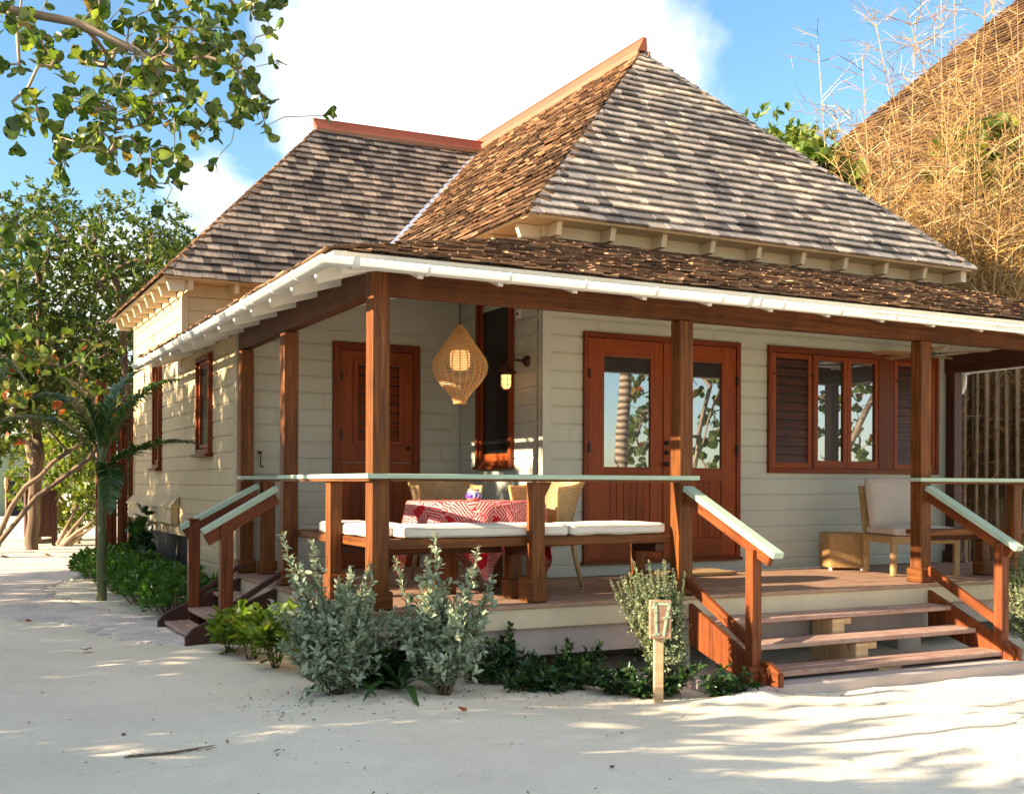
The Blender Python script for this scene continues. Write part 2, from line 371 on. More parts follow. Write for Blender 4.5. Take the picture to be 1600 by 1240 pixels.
# ---------------------------------------------------------------- roofs
def roof_plane(poly, eave_dir, m, expo=.142, wmin=.09, wmax=.27, thick=.050, jit=.010, name='shingles', deck=True, rough=0, slab='white', over=.04):
    """poly: 3D outline, counter-clockwise seen from outside; eave_dir along the eave. Every shingle is a wedge of its own."""
    P = [Vector(p) for p in poly]; n = Vector((0, 0, 0))
    for i in range(len(P)): n += P[i].cross(P[(i+1) % len(P)])
    n.normalize()
    if n.z < 0: n = -n
    u = Vector(eave_dir).normalized(); s = n.cross(u).normalized()
    if s.z < 0: s = -s
    o = min(P, key=lambda p: p.z)
    q = [((p-o).dot(u), (p-o).dot(s)) for p in P]
    vmax = max(b for a, b in q)
    def span(v):
        xs = []
        v = min(max(v, 1e-4), vmax-1e-4)
        for i in range(len(q)):
            (a, b), (c, d) = q[i], q[(i+1) % len(q)]
            if (b-v)*(d-v) < 0: xs.append(a+(c-a)*(v-b)/(d-b))
        return (min(xs), max(xs)) if len(xs) > 1 else None
    V = []; F = []; UV = []
    k = 0; v = -over
    while v < vmax:
        sp0 = span(v); sp1 = span(min(v+expo*1.3, vmax))
        if not sp0: break
        lo0, hi0 = sp0; lo1, hi1 = sp1 if sp1 else ((lo0+hi0)/2,)*2
        x = lo0-U(0, wmax)
        while x < hi0:
            w = U(wmin, wmax); x0, x1 = x, min(x+w-.004, hi0+.01); x += w
            if x1 <= lo0+.005: continue
            dv = U(-jit, jit); h = thick+U(-.004, .006)+rough*U(0, 1)**2*.02; tl = rough*U(-.01, .01)
            a0, a1 = max(x0, lo0-.012), min(x1, hi0+.012)
            b0, b1 = min(max(x0, lo1-.012), hi1+.012), max(min(x1, hi1+.012), lo1-.012)
            if v+expo*1.3 > vmax and not sp1: b0, b1 = a0, a1
            vb = v+dv; vt = min(v+expo*1.3, vmax)
            hb = max(.002, h-thick*.42); c = [(a0, vb, hb+tl), (a1, vb, hb-tl), (b1, vt, .001), (b0, vt, .001), (a0, vb, h+tl), (a1, vb, h-tl), (b1, vt, .008), (b0, vt, .008)]
            nb = len(V); V += [tuple(o+u*A+s*B+n*C) for A, B, C in c]
            r1, r2 = U(0, 50), U(0, 50)
            def uvs(ids): return [(c[i][0]+r1, c[i][1]+c[i][2]+r2) for i in ids]
            for ids in ((4, 5, 6, 7), (0, 1, 5, 4), (0, 4, 7, 3), (1, 2, 6, 5), (3, 2, 1, 0)):
                F.append(tuple(nb+i for i in ids)); UV.append(uvs(ids))
        v += expo; k += 1
    mb = MB(); mb.v, mb.f, mb.uv = V, F, UV
    sh = mb.build(name, m, house)
    if deck:
        mb = MB(); mb.prism([p-n*.004 for p in P], -n*.028); mb.build('roof_deck', M[slab], sh)
    return sh
EB = 3.50; RX, RZ, AY = 5.2, 6.40, 4.26; JY = 9.2
sB = (RZ-EB)/(RX-2.19); sA = (6.30-3.47)/(8.8-6.5)
vy = 6.5+(EB-3.47)/sA; jx = 2.19+(6.3-EB)/sB
roof_plane([(2.19, 1.68, EB), (8.21, 1.68, EB), (RX, AY, RZ)], (1, 0, 0), M['sh_main'], slab='cream')
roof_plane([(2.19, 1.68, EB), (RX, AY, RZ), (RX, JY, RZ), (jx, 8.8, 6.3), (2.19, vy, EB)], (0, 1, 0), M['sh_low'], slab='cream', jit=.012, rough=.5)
roof_plane([(8.21, 1.68, EB), (8.21, 11.2, EB), (RX, JY, RZ), (RX, AY, RZ)], (0, 1, 0), M['sh_main'], wmin=.15, wmax=.3, slab='cream')
roof_plane([(-.3, 6.5, 3.47), (2.165, 6.5, 3.47), (2.19, vy, EB), (jx, 8.8, 6.3), (2.41, 8.8, 6.3)], (1, 0, 0), M['sh_main_shaded'], slab='cream', wmax=.24)
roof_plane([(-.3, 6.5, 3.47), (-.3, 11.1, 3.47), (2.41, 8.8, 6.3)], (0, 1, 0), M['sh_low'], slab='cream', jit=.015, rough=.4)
roof_plane([(-.3, 11.1, 3.47), (2.41, 8.8, 6.3), (RX, 8.8, 6.3), (8.21, 11.2, 3.47)], (1, 0, 0), M['sh_main'], wmin=.2, wmax=.35, slab='cream')
E0 = 2.495; sF = (3.34-E0)/(YW+.45); sL = (3.34-E0)/(XO+.45)
roof_plane([(-.45, -.45, E0), (8.72, -.45, E0), (XR, YW, 3.34), (XO, YW, 3.34)], (1, 0, 0), M['sh_low'], expo=.125, wmin=.08, wmax=.22, thick=.034, jit=.010, rough=.45)
roof_plane([(-.45, -.45, E0), (XO, YW, 3.34), (XO, 6.9, 3.34), (-.45, 6.9, E0)], (0, 1, 0), M['sh_low'], expo=.125, wmin=.08, wmax=.22, thick=.024, jit=.012, rough=.5)
roof_plane([(-.45, 6.9, E0), (-.02, 6.9, E0+.43*sL), (-.02, 7.2, E0+.43*sL), (-.45, 7.2, E0)], (0, 1, 0), M['sh_low'], expo=.125, jit=.02, rough=1)
sR = (3.34-E0)/(8.72-XR)
roof_plane([(8.72, -.45, E0), (8.72, 7.2, E0), (XR, 7.2, 3.34), (XR, YW, 3.34)], (0, 1, 0), M['sh_low'], expo=.125, jit=.02, rough=1)

def cap(a, b, name='ridge_cap'):
    a, b = Vector(a), Vector(b); d = b-a; s = d.cross(Vector((0, 0, 1))).normalized(); z = Vector((0, 0, 1))
    sec = [(-.07, -.02), (-.024, .115), (-.036, .132), (.036, .132), (.024, .115), (.07, -.02)]
    mb = MB()
    low = [a+s*x+z*y+d.normalized()*(0 if y > .1 else .05) for x, y in sec]
    n = len(sec); base = len(mb.v); mb.v += [tuple(p) for p in low]+[tuple(b+s*x+z*y) for x, y in sec]
    mb.f.append(tuple(range(n))); mb.uv.append([(0, 0)]*n); mb.f.append(tuple(range(2*n-1, n-1, -1))); mb.uv.append([(0, 0)]*n)
    for i in range(n):
        j = (i+1) % n; mb.f.append((i, n+i, n+j, j)); mb.uv.append([(0, 0)]*4)
    o = mb.build(name, M['ridge'], house)
    mb = MB(); 
    for sg in (-1, 1): mb.bar(a+s*sg*.085-z*.055+d.normalized()*.02, b+s*sg*.085-z*.055, .03, .07)
    mb.build('ridge_board', M['ridge_base'], o, bevel=.003)
    return o
cap((RX, AY-.07, RZ+.06), (RX, JY, RZ+.06)); cap((2.30, 8.8, 6.31), (jx+.1, 8.8, 6.36))
mb = MB(); va, vb2 = Vector((2.15, vy-.06, EB+.01)), Vector((jx, 8.8, 6.33)); mb.bar(va, vb2, .11, .05, (0, -.4, 1)); mb.build('valley_flashing', M['flash'], house)
# hip caps
def hipcap(a, b, m, w=.13):
    a, b = Vector(a), Vector(b); d = b-a; L = d.length; d.normalize(); s = d.cross(Vector((0, 0, 1))).normalized(); up = s.cross(d)
    mb = MB(); t = 0
    while t < L-.05:
        for sg in (-1, 1):
            o = a+d*(t+U(-.01, .01)); e = a+d*min(t+.2, L)
            ww = w*U(.7, 1.05)
            mb.quad([o+up*.045, o+s*sg*ww+up*-.02, e+s*sg*ww*.9-up*.045, e+up*.018] if sg > 0 else [o+s*sg*ww+up*-.02, o+up*.045, e+up*.018, e+s*sg*ww*.9-up*.045])
            mb.quad([o+up*.015, o+s*sg*ww-up*.045, o+s*sg*ww-up*.02, o+up*.045])
        t += .15
    return mb.build('hip_cap', m, house)
hipcap((2.19, 1.68, EB+.0), (RX, AY, RZ-.02), M['sh_low'], .10); hipcap((8.21, 1.68, EB+.01), (RX, AY, RZ), M['sh_main'])
hipcap((-.3, 6.5, 3.48), (2.41, 8.8, 6.3), M['sh_low'], .08); hipcap((8.72, -.45, E0), (XR, YW, 3.34), M['sh_low'])
# rafter tails
def tail(a, b, h=.105, w=.048, m='cream', name='rafter_tail', nose=.03):
    """tail runs from a (outer, top edge) inwards to b, plumb cut with a raked nose"""
    a, b = Vector(a), Vector(b); d = b-a; hd = Vector((d.x, d.y, 0)).normalized(); s = hd.cross(Vector((0, 0, 1)))*w
    z = Vector((0, 0, -h))
    mb = MB(); mb.prism([a-s/2, b-s/2, b-s/2+z, a-s/2+z+hd*nose], s); return mb.build(name, M[m], house, bevel=.003)
i = 0
x = .22
while x < 8.6:
    y1 = YW if XO < x < XR else 1.0
    if x > XR: y1 = .3
    if x <= XO: y1 = -.45+(min(x, XO)+.45)*(YW+.45)/(XO+.45)
    tail((x, -.40, E0-.034+.05*sF), (x, y1, E0-.034+(y1+.45)*sF), .11, .045, 'white', 'rafter'); x += .632
y = .14
while y < 7.1:
    x1 = min(XO, -.45+(y+.45)*(XO+.45)/(YW+.45)) if y < 4 else .0
    tail((-.40, y, E0-.034+.05*sL), (x1, y, E0-.034+(x1+.45)*sL), .11, .045, 'white', 'rafter'); y += .61
tail((-.40, -.40, E0-.03), (2.4, 1.92, 3.28), .12, .05, 'white', 'hip_rafter')
for x in [2.6+.62*k for k in range(10)]: tail((x, 1.80, EB-.014), (x, 2.02, EB-.014), .125, .06, nose=.035)
for y in [2.1+.55*k for k in range(8)]: tail((2.26, y, EB-.014), (2.53, y, EB-.014), .13, .06, nose=.05)
for a, b in ((8.06, 8.15),):
    mb = MB(); mb.box(a, 1.73, EB-.15, b, 2.02, EB-.02); mb.build('eave_bracket', M['cream'], house, bevel=.003)
for x in (.05, .62, 1.2, 1.8): tail((x, 6.56, 3.46), (x, 6.87, 3.46), .13, .06, nose=.04)
for y in [6.62+.52*k for k in range(9)]: tail((-.26, y, 3.46), (-.03, y, 3.46), .15, .06, nose=.05)
# soffits between wall and eave so that light does not leak in
mb = MB(); mb.box(-.27, 6.53, 3.462, 2.5, 6.9, 3.47); mb.box(-.27, 6.9, 3.462, .0, 11.0, 3.47); mb.box(2.22, 1.71, EB-.012, 8.18, 2.03, EB-.002); mb.box(2.22, 2.03, EB-.012, 2.54, 6.5, EB-.002)
mb.build('soffit', M['cream'], house)

# ---------------------------------------------------------------- gutter
def gutter(path, r=.058):
    """half round gutter swept along a horizontal path with mitred corners"""
    P = [Vector(p) for p in path]; sec = []
    for k in range(13):
        a = math.pi+math.pi*k/12; sec.append((r*math.cos(a), r*math.sin(a)))
    sec = [(-r-.006, .004), (-r-.006, -.006)]+sec[1:-1]+[(r+.006, -.006), (r+.006, .004)]
    inner = [(x*.90, y*.90+.003) for x, y in reversed(sec)]; sec = sec+inner
    mb = MB(); n = len(sec)
    for i, p in enumerate(P):
        d1 = (P[i]-P[i-1]).normalized() if i else None; d2 = (P[i+1]-P[i]).normalized() if i < len(P)-1 else None
        s1 = (d1 or d2).cross(Vector((0, 0, 1))); s2 = (d2 or d1).cross(Vector((0, 0, 1))); sb = (s1+s2).normalized(); sb = sb/max(.3, sb.dot(s1))
        for x, y in sec: mb.v.append(tuple(p+sb*x+Vector((0, 0, y))))
    for i in range(len(P)-1):
        for k in range(n):
            a, b = i*n+k, i*n+(k+1) % n; mb.f.append((a, b, b+n, a+n)); mb.uv.append([(0, 0)]*4)
    mb.f.append(tuple(range(n))); mb.uv.append([(0, 0)]*n); mb.f.append(tuple((len(P)-1)*n+k for k in range(n-1, -1, -1))); mb.uv.append([(0, 0)]*n)
    o = mb.build('gutter', M['gutter'], house, smooth=False)
    for p in o.data.polygons: p.use_smooth = len(p.vertices) == 4
    return o
GZ = 2.415
gut = gutter([(-.505, 7.2, GZ), (-.505, -.505, GZ+.012), (8.75, -.505, GZ)])
gutR = gutter([(8.75, -.505, GZ-.002), (8.75, 2.35, GZ-.03)])
def ring(c, ax, w, r=.064, par=None, name='gutter_bracket'):
    c = Vector(c); ax = Vector(ax); s = ax.cross(Vector((0, 0, 1))); mb = MB()
    pts = [(r*math.cos(math.pi+math.pi*k/12), r*math.sin(math.pi+math.pi*k/12)) for k in range(13)]
    pts = [(-r-.004, .012)]+pts+[(r+.004, .012)]
    for k in range(len(pts)-1):
        (a, b), (e, f) = pts[k], pts[k+1]; i = .9
        q = [c+s*a+Vector((0, 0, b)), c+s*e+Vector((0, 0, f)), c+s*e*i+Vector((0, 0, f*i)), c+s*a*i+Vector((0, 0, b*i))]
        mb.prism([p-ax*w/2 for p in q], ax*w)
    return mb.build(name, M['gutter'], par)
for k in range(15): ring((.25+.632*k-.04, -.505, GZ+.012), (1, 0, 0), .022, par=gut)
for k in range(12): ring((-.505, .1+.61*k, GZ+.01), (0, 1, 0), .022, par=gut)
for y, w in ((1.55, .10), (4.05, .24), (4.5, .03), (5.9, .16), (6.5, .2), (7.15, .06), (3.75, .03)): ring((-.505, y, GZ+.008), (0, 1, 0), w, .066, gut, 'gutter_coupling')
for x, w in ((-.32, .05), (3.02, .05), (3.12, .03), (7.35, .05), (7.45, .03)): ring((x, -.505, GZ+.012), (1, 0, 0), w, .066, gut, 'gutter_coupling')
mb = MB(); mb.lathe([(.068, -.062), (.07, .02)], (8.75, 2.28, GZ-.03), 16)
mb.tube([(8.75, 2.28, GZ-.08), (8.75, 2.28, GZ-.20), (8.745, 2.285, GZ-.25), (8.72, 2.29, GZ-.30), (8.67, 2.30, GZ-.34), (8.40, 2.34, GZ-.46), (8.28, 2.36, GZ-.52), (8.25, 2.37, GZ-.6), (8.25, 2.37, -.5)], .038, 12)
mb.build('downspout', M['gutter'], house, smooth=True)
mb = MB(); mb.box(-.43, -.435, E0-.052, 8.70, -.41, E0-.006); mb.box(-.435, -.43, E0-.052, -.41, 7.2, E0-.006); mb.build('eave_fascia', M['white'], house, bevel=.003)
# ---------------------------------------------------------------- railings and built-in bench
def prail(a, b, w=.15, h=.036, m='rail', name='handrail', end=0, sub=True):
    a, b = Vector(a), Vector(b); mb = MB(); mb.bar(a-Vector((0, 0, h/2)), b-Vector((0, 0, h/2)), w, h); o = mb.build(name, M[m], house, bevel=.004)
    if sub:
        d = (b-a).normalized()
        mb = MB(); mb.bar(a+d*.03-Vector((0, 0, h+.010)), b-d*.03-Vector((0, 0, h+.010)), w-.03, .018); mb.build('rail_underboard', M['post'], o)
    return o
prail((-.05+.15, .025, 1.0), (2.90, .025, 1.0)); 
mb = MB(); mb.prism([(-.05, -.05, .964), (.10, .10, .964), (.10, 2.32, .964), (-.05, 2.32, .964)], (0, 0, .036))
o = mb.build('handrail', M['rail'], house, bevel=.004)
mb = MB(); mb.prism([(-.05, -.05, .964), (.10, .10, .964), (.102, -.05, .964)], (0, 0, .0355)); mb.build('handrail_mitre', M['rail'], o)
mb = MB(); mb.box(-.035, .14, .944, .085, 2.29, .9635); mb.box(-.035, -.035, .944, .12, .14, .9635); mb.build('rail_underboard', M['post'], o)
prail((5.48, .025, 1.0), (8.3, .025, 1.0)); prail((8.2, .1, 1.0), (8.2, 1.9, 1.0))
prail((-.06, 3.69, 1.0), (.43, 3.69, 1.0))
post(.17, 3.61, .001, .943, .125)
# rail supports: post, splayed plinth, gusset and the bench frame
def support(x, y, ax, full=True):
    """ax='x': railing runs along x and the bench lies inwards (+y)"""
    f = (lambda a, b, c: (x+a, y+b, c)) if ax == 'x' else (lambda a, b, c: (x+b, y+a, c))
    def bx(a0, b0, z0, a1, b1, z1, mb):
        p, q = f(a0, b0, z0), f(a1, b1, z1); mb.box(min(p[0], q[0]), min(p[1], q[1]), z0, max(p[0], q[0]), max(p[1], q[1]), z1)
    if full:
        mb = MB(); bx(0, 0, .001, .115, .10, .943, mb); o = mb.build('rail_post', M['post'], house, bevel=.005)
        mb = MB(); bx(-.02, -.016, .002, .135, .20, .20, mb); mb.build('plinth', M['post'], o, bevel=.012)
    else:
        o = bpy.data.objects.new('bench_support', None); COL.objects.link(o); o.parent = house
    if full:
        mb = MB(); mb.prism([f(.115, .03, .942), f(.19, .03, .942), f(.115, .03, .80)], Vector(f(0, .05, 0))-Vector(f(0, 0, 0))); mb.build('gusset', M['post'], o)
    mb = MB(); bx(.01, .10, .36, .09, .50, .436, mb); mb.build('bench_bearer', M['darkwood'], o, bevel=.01)
    mb = MB(); bx(.0, .38, .15, .10, .48, .36, mb); mb.build('bench_leg', M['post'], o, bevel=.006)
    mb = MB(); bx(-.02, .34, .002, .12, .50, .16, mb); mb.build('plinth', M['post'], o, bevel=.012)
    return o
support(1.325, 0, 'x'); support(2.56, .02, 'x', False); support(6.83, 0, 'x'); support(0, .955, 'y')
def bench(boxes, bear):
    mb = MB()
    for b in boxes: mb.box(*b)
    o = mb.build('bench_seat', M['post'], house, bevel=.006)
    mb = MB(); mb.box(*bear); mb.build('bench_apron', M['beam'], o); return o
bench([(.16, .105, .438, 2.72, .20, .512), (.16, .208, .45, 2.72, .345, .508), (.16, .352, .45, 2.72, .50, .508)], (.2, .48, .37, 1.3, .51, .438))
bench([(.105, .15, .44, .20, 2.27, .510), (.208, .50, .45, .345, 2.27, .508), (.352, .50, .45, .50, 2.27, .508)], (.48, .52, .37, .51, 2.2, .438))
bench([(5.69, .105, .438, 8.1, .20, .500), (5.69, .208, .45, 8.1, .345, .497)], (5.8, .30, .38, 8, .33, .438))

# ---------------------------------------------------------------- front steps
st = bpy.data.objects.new('front_steps', None); COL.objects.link(st); st.parent = house
def part(mb, name, m, par=st, bevel=.005, **k): return mb.build(name, M[m], par, bevel=bevel, **k)
SX0, SX1 = 2.79, 5.60
for k, (y, z) in enumerate(((-.33, -.185), (-.61, -.36), (-.89, -.53))):
    mb = MB(); mb.box(SX0+.04, y, z-.042, SX1-.03, y+.145, z); mb.box(SX0+.04, y+.152, z-.042, SX1-.03, y+.30, z+.002); part(mb, 'tread', 'tread', bevel=.006)
for x in (SX0-.01, SX1-.04):
    mb = MB(); mb.prism([(x, -.055, -.06), (x, -.055, -.40), (x, -.86, -.63), (x, -1.0, -.62), (x, -1.0, -.52), (x, -.90, -.43)], (.045, 0, 0)); part(mb, 'stringer', 'stairwood')
x = 4.12
mb = MB(); mb.prism([(x, -.06, -.235), (x, -.06, -.70), (x, -.86, -.70), (x, -.86, -.58), (x, -.60, -.58), (x, -.60, -.41), (x, -.32, -.41), (x, -.32, -.235)], (.14, 0, 0)); part(mb, 'centre_carriage', 'paletimber')
for bx in ((x+.145, -.58, -.47, x+.26, -.30, -.41), (x+.145, -.30, -.29, x+.24, -.07, -.235), (x+.145, -.85, -.61, x+.27, -.62, -.58)):
    mb = MB(); mb.box(*bx); part(mb, 'block', 'paletimber')
mb = MB(); mb.box(2.47, -1.06, -.95, 5.74, -.50, -.60); part(mb, 'base_slab', 'skirt', bevel=.015)
def newel(x, y, z0, z1, w=.09, par=st):
    mb = MB(); mb.box(x, y, z0, x+w, y+w, z1); o = mb.build('newel_post', M['stairwood'], par, bevel=.004); return o
nl = newel(2.735, -.93, -.60, .43); nr = newel(5.545, -.90, -.60, .42)
mb = MB(); mb.box(2.69, -.955, -.60, 2.86, -.80, -.46); mb.prism([(2.83, -.80, -.60), (2.83, -1.13, -.60), (2.83, -1.13, -.50), (2.83, -1.0, -.43), (2.83, -.80, -.43)], (.05, 0, 0)); mb.build('plinth', M['stairwood'], st, bevel=.008)
mb = MB(); mb.prism([(5.60, -.82, -.60), (5.60, -1.03, -.60), (5.60, -1.03, -.50), (5.60, -.82, -.40)], (.05, 0, 0)); mb.build('plinth', M['stairwood'], st, bevel=.008)
for x, y0, z0, y1, z1 in ((2.80, -.01, .895, -1.15, .395), (5.62, -.01, .905, -1.02, .375)):
    a, b = Vector((x, y0, z0)), Vector((x, y1, z1))
    mb = MB(); mb.bar(a, b, .10, .048); part(mb, 'handrail', 'rail', bevel=.004)
    mb = MB(); mb.bar(a+Vector((-.005, 0, -.075)), b+Vector((-.005, .08, -.04)), .045, .095); part(mb, 'rail_underboard', 'stairwood')
    mb = MB(); dz = -.80; mb.bar(a+Vector((0, 0, dz+.02)), Vector((x, -.86, -.31)), .045, .085); part(mb, 'lower_rail', 'stairwood')

# ---------------------------------------------------------------- side steps (left)
ss = bpy.data.objects.new('side_steps', None); COL.objects.link(ss); ss.parent = house
for y in (2.30, 3.62):
    mb = MB(); mb.prism([(-.055, y, -.02), (-.055, y, -.45), (-.78, y, -.62), (-.86, y, -.60), (-.86, y, -.42), (-.80, y, -.35)], (0, .05, 0)); part(mb, 'stringer', 'darkwood', ss)
for x, z in ((-.33, -.155), (-.58, -.30), (-.80, -.42)):
    mb = MB(); mb.box(x, 2.352, z-.035, x+.115, 3.618, z); mb.box(x+.122, 2.352, z-.035, x+.24, 3.618, z+.002); part(mb, 'tread', 'tread', ss)
mb = MB(); mb.box(-1.0, 2.15, -.75, -.1, 3.8, -.52); part(mb, 'base_slab', 'concrete', ss, .02)
for y, zt in ((2.24, .56), (3.60, .58)):
    mb = MB(); mb.box(-.57, y, -.50, -.46, y+.095, zt); part(mb, 'newel_post', 'stairwood', ss)
    a, b = Vector((-.06, y+.05, .88)), Vector((-.72, y+.05, .50))
    if y > 3: a = Vector((.12, y+.05, .90)); b = Vector((-.63, y+.05, .49))
    mb = MB(); mb.bar(a, b, .10, .05); part(mb, 'handrail', 'rail', ss, .004)
    mb = MB(); mb.bar(a+Vector((.0, 0, -.085)), b+Vector((.03, 0, -.075)), .045, .11); part(mb, 'rail_underboard', 'stairwood', ss)
    mb = MB(); mb.bar(Vector((-.02, y+.05, .11)), Vector((-.50, y+.05, -.19)), .045, .05); part(mb, 'lower_rail', 'darkwood', ss)

# ---------------------------------------------------------------- doors and windows
mg, nt, bs = mat('reflective_glass')
bs.inputs['Base Color'].default_value = (.012, .012, .012, 1); bs.inputs['Roughness'].default_value = .3
gl = N(nt, 'ShaderNodeBsdfGlossy'); gl.inputs['Roughness'].default_value = .004; gl.inputs['Color'].default_value = (.86, .93, 1, 1)
ms = N(nt, 'ShaderNodeMixShader'); lw = N(nt, 'ShaderNodeLayerWeight'); lw.inputs[0].default_value = .35
rr = ramp(nt, [(0, (.30,)*3), (1, (.9,)*3)]); nt.links.new(lw.outputs['Fresnel'], rr.inputs[0]); nt.links.new(rr.outputs[0], ms.inputs[0])
nt.links.new(bs.outputs[0], ms.inputs[1]); nt.links.new(gl.outputs[0], ms.inputs[2]); nt.links.new(ms.outputs[0], nt.nodes['Material Output'].inputs[0])
M['glass'] = mg
M['darkglass'] = plain('dark_screen', (.008, .007, .007), .25, 0, .3)

def fbox(P, u0, u1, z0, z1, d0, d1, mb):
    p, q = P(u0, z0, d0), P(u1, z1, d1)
    mb.box(*[min(a, b) for a, b in zip(p, q)], *[max(a, b) for a, b in zip(p, q)])
def framed(P, u0, u1, z0, z1, t, d0, d1, mb, bot=None, top=None):
    bot = bot or t; top = top or t
    fbox(P, u0, u0+t, z0, z1, d0, d1, mb); fbox(P, u1-t, u1, z0, z1, d0, d1, mb)
    fbox(P, u0+t, u1-t, z0, z0+bot, d0, d1-.001, mb); fbox(P, u0+t, u1-t, z1-top, z1, d0, d1-.001, mb)
def louvres(P, u0, u1, z0, z1, n, par, m='darkwood'):
    mb = MB(); h = (z1-z0)/n
    for i in range(n):
        z = z0+i*h
        a, b, c, d = P(u0, z, .018), P(u1, z, .018), P(u1, z+h*.85, .002), P(u0, z+h*.85, .002)
        mb.prism([a, b, c, d], Vector(P(0, 0, .004))-Vector(P(0, 0, 0)))
    mb.build('louvres', M[m], par)
def hinge(P, u, z, par):
    mb = MB(); fbox(P, u-.012, u+.012, z-.05, z+.05, .02, .05, mb); mb.build('hinge', M['black'], par, bevel=.004)
P3 = PY(YW)
# glazed double doors
dr = MB(); framed(P3, 3.001, 4.985, .13, 2.47, .055, -.012, .035, dr, .04); fbox(P3, 2.985, 5.0, .115, .15, -.01, .06, dr)
do = dr.build('double_door', M['door_trim'], house, bevel=.004)
for a, b, ga, gb in ((3.058, 3.965, 3.245, 3.812), (4.03, 4.925, 4.20, 4.735)):
    mb = MB(); fbox(P3, a, ga, .155, 2.41, -.008, .02, mb); fbox(P3, gb, b, .155, 2.41, -.008, .02, mb)
    fbox(P3, ga, gb, 2.235, 2.41, -.008, .019, mb); fbox(P3, ga, gb, .96, 1.105, -.008, .019, mb); fbox(P3, ga, gb, .155, .36, -.008, .019, mb)
    leaf = mb.build('door_leaf', M['door'], do, bevel=.003)
    mb = MB(); k = 7; w = (gb-ga)/k
    for i in range(k): fbox(P3, ga+i*w+.002, ga+(i+1)*w-.002, .36, .96, -.008, .008, mb)
    o = mb.build('door_panel', M['door'], do, bevel=.003)
    mb = MB(); fbox(P3, ga, gb, 1.105, 2.235, -.008, -.002, mb); mb.build('pane', M['glass'], do)
mb = MB(); fbox(P3, 3.967, 4.028, .155, 2.412, -.006, .032, mb); mb.build('meeting_stile', M['door'], do, bevel=.003)
mb = MB()
for z in (1.14, 1.26, 1.36): mb.lathe([(.0, .03), (.022, .028), (.026, .0)], P3(4.0, z, .04), 12, Matrix.Rotation(R(90), 3, 'X'))
mb.tube([P3(4.0, 1.14, .05), P3(4.0, 1.14, .075), P3(3.91, 1.14, .078)], .009, 8)
mb.build('handle', M['black'], do, smooth=True)
for z in (.5, 1.3, 2.05): hinge(P3, 3.056, z, do); hinge(P3, 4.93, z, do)
# window with louvred and glazed leaves
wb = MB(); framed(P3, 5.37, 7.995, 1.06, 2.468, .045, -.012, .045, wb, .055, .07)
fbox(P3, 7.02, 7.26, 1.11, 2.40, -.012, .03, wb)
fbox(P3, 6.005, 6.035, 1.11, 2.40, -.012, .04, wb)
wo = wb.build('window', M['door_trim'], house, bevel=.004)
for (a, b, kind) in ((5.42, 6.0, 'l'), (6.04, 6.54, 'g'), (6.545, 7.03, 'g'), (7.27, 7.95, 'l')):
    mb = MB(); framed(P3, a, b, 1.115, 2.395, .058, -.008, .028 if kind == 'l' else .02, mb, .09 if kind == 'g' else .06)
    s = mb.build('sash', M['door'], wo, bevel=.003)
    mb = MB(); fbox(P3, a+.058, b-.058, 1.17, 2.34, -.011, -.006, mb); mb.build('pane' if kind == 'g' else 'screen', M['glass' if kind == 'g' else 'darkglass'], wo)
    if kind == 'l': louvres(P3, a+.06, b-.06, 1.175, 2.335, 12, wo)
mb = MB()
for u in (5.44, 5.98, 7.3): mb.lathe([(0, .02), (.01, .018), (.01, 0)], P3(u, 2.16, .03), 8, Matrix.Rotation(R(90), 3, 'X'))
mb.build('catch', M['black'], wo)
# pale blind behind the glass
# half door on the recessed wall
P1 = PY(YR)
mb = MB(); framed(P1, 1.033, 2.047, .0, 2.468, .085, -.012, .035, mb, .03); d2 = mb.build('half_door', M['door_trim'], house, bevel=.004)
mb = MB()
fbox(P1, 1.12, 1.30, 1.165, 2.38, -.01, .02, mb); fbox(P1, 1.80, 1.96, 1.165, 2.38, -.01, .02, mb); fbox(P1, 1.30, 1.80, 2.22, 2.38, -.01, .019, mb); fbox(P1, 1.30, 1.80, 1.165, 1.40, -.01, .019, mb)
lf = mb.build('upper_leaf', M['door'], d2, bevel=.003)
mb = MB(); framed(P1, 1.26, 1.84, 1.355, 2.285, .05, .02, .04, mb, .045); mb.build('shutter_frame', M['door'], d2, bevel=.003)
mb = MB(); fbox(P1, 1.30, 1.80, 1.4, 2.22, -.011, -.007, mb); mb.build('screen', M['darkglass'], d2)
louvres(P1, 1.31, 1.79, 1.405, 2.22, 8, d2, 'door_trim')
mb = MB(); fbox(P1, 1.12, 1.23, .03, 1.155, -.01, .02, mb); fbox(P1, 1.86, 1.96, .03, 1.155, -.01, .02, mb); fbox(P1, 1.23, 1.86, 1.0, 1.155, -.01, .019, mb); fbox(P1, 1.23, 1.86, .03, .2, -.01, .019, mb)
for i in range(5): fbox(P1, 1.232+i*.126, 1.232+(i+1)*.126-.004, .2, 1.0, -.01, .008, mb)
mb.build('lower_leaf', M['door'], d2, bevel=.003)
mb = MB()
for z in (1.02, 1.32): mb.lathe([(.0, .04), (.018, .035), (.022, .0)], P1(1.90, z, .03), 10, Matrix.Rotation(R(90), 3, 'X'))
mb.build('handle', M['black'], d2, smooth=True)
for z in (.4, 1.45, 2.1): hinge(P1, 1.12, z, d2)
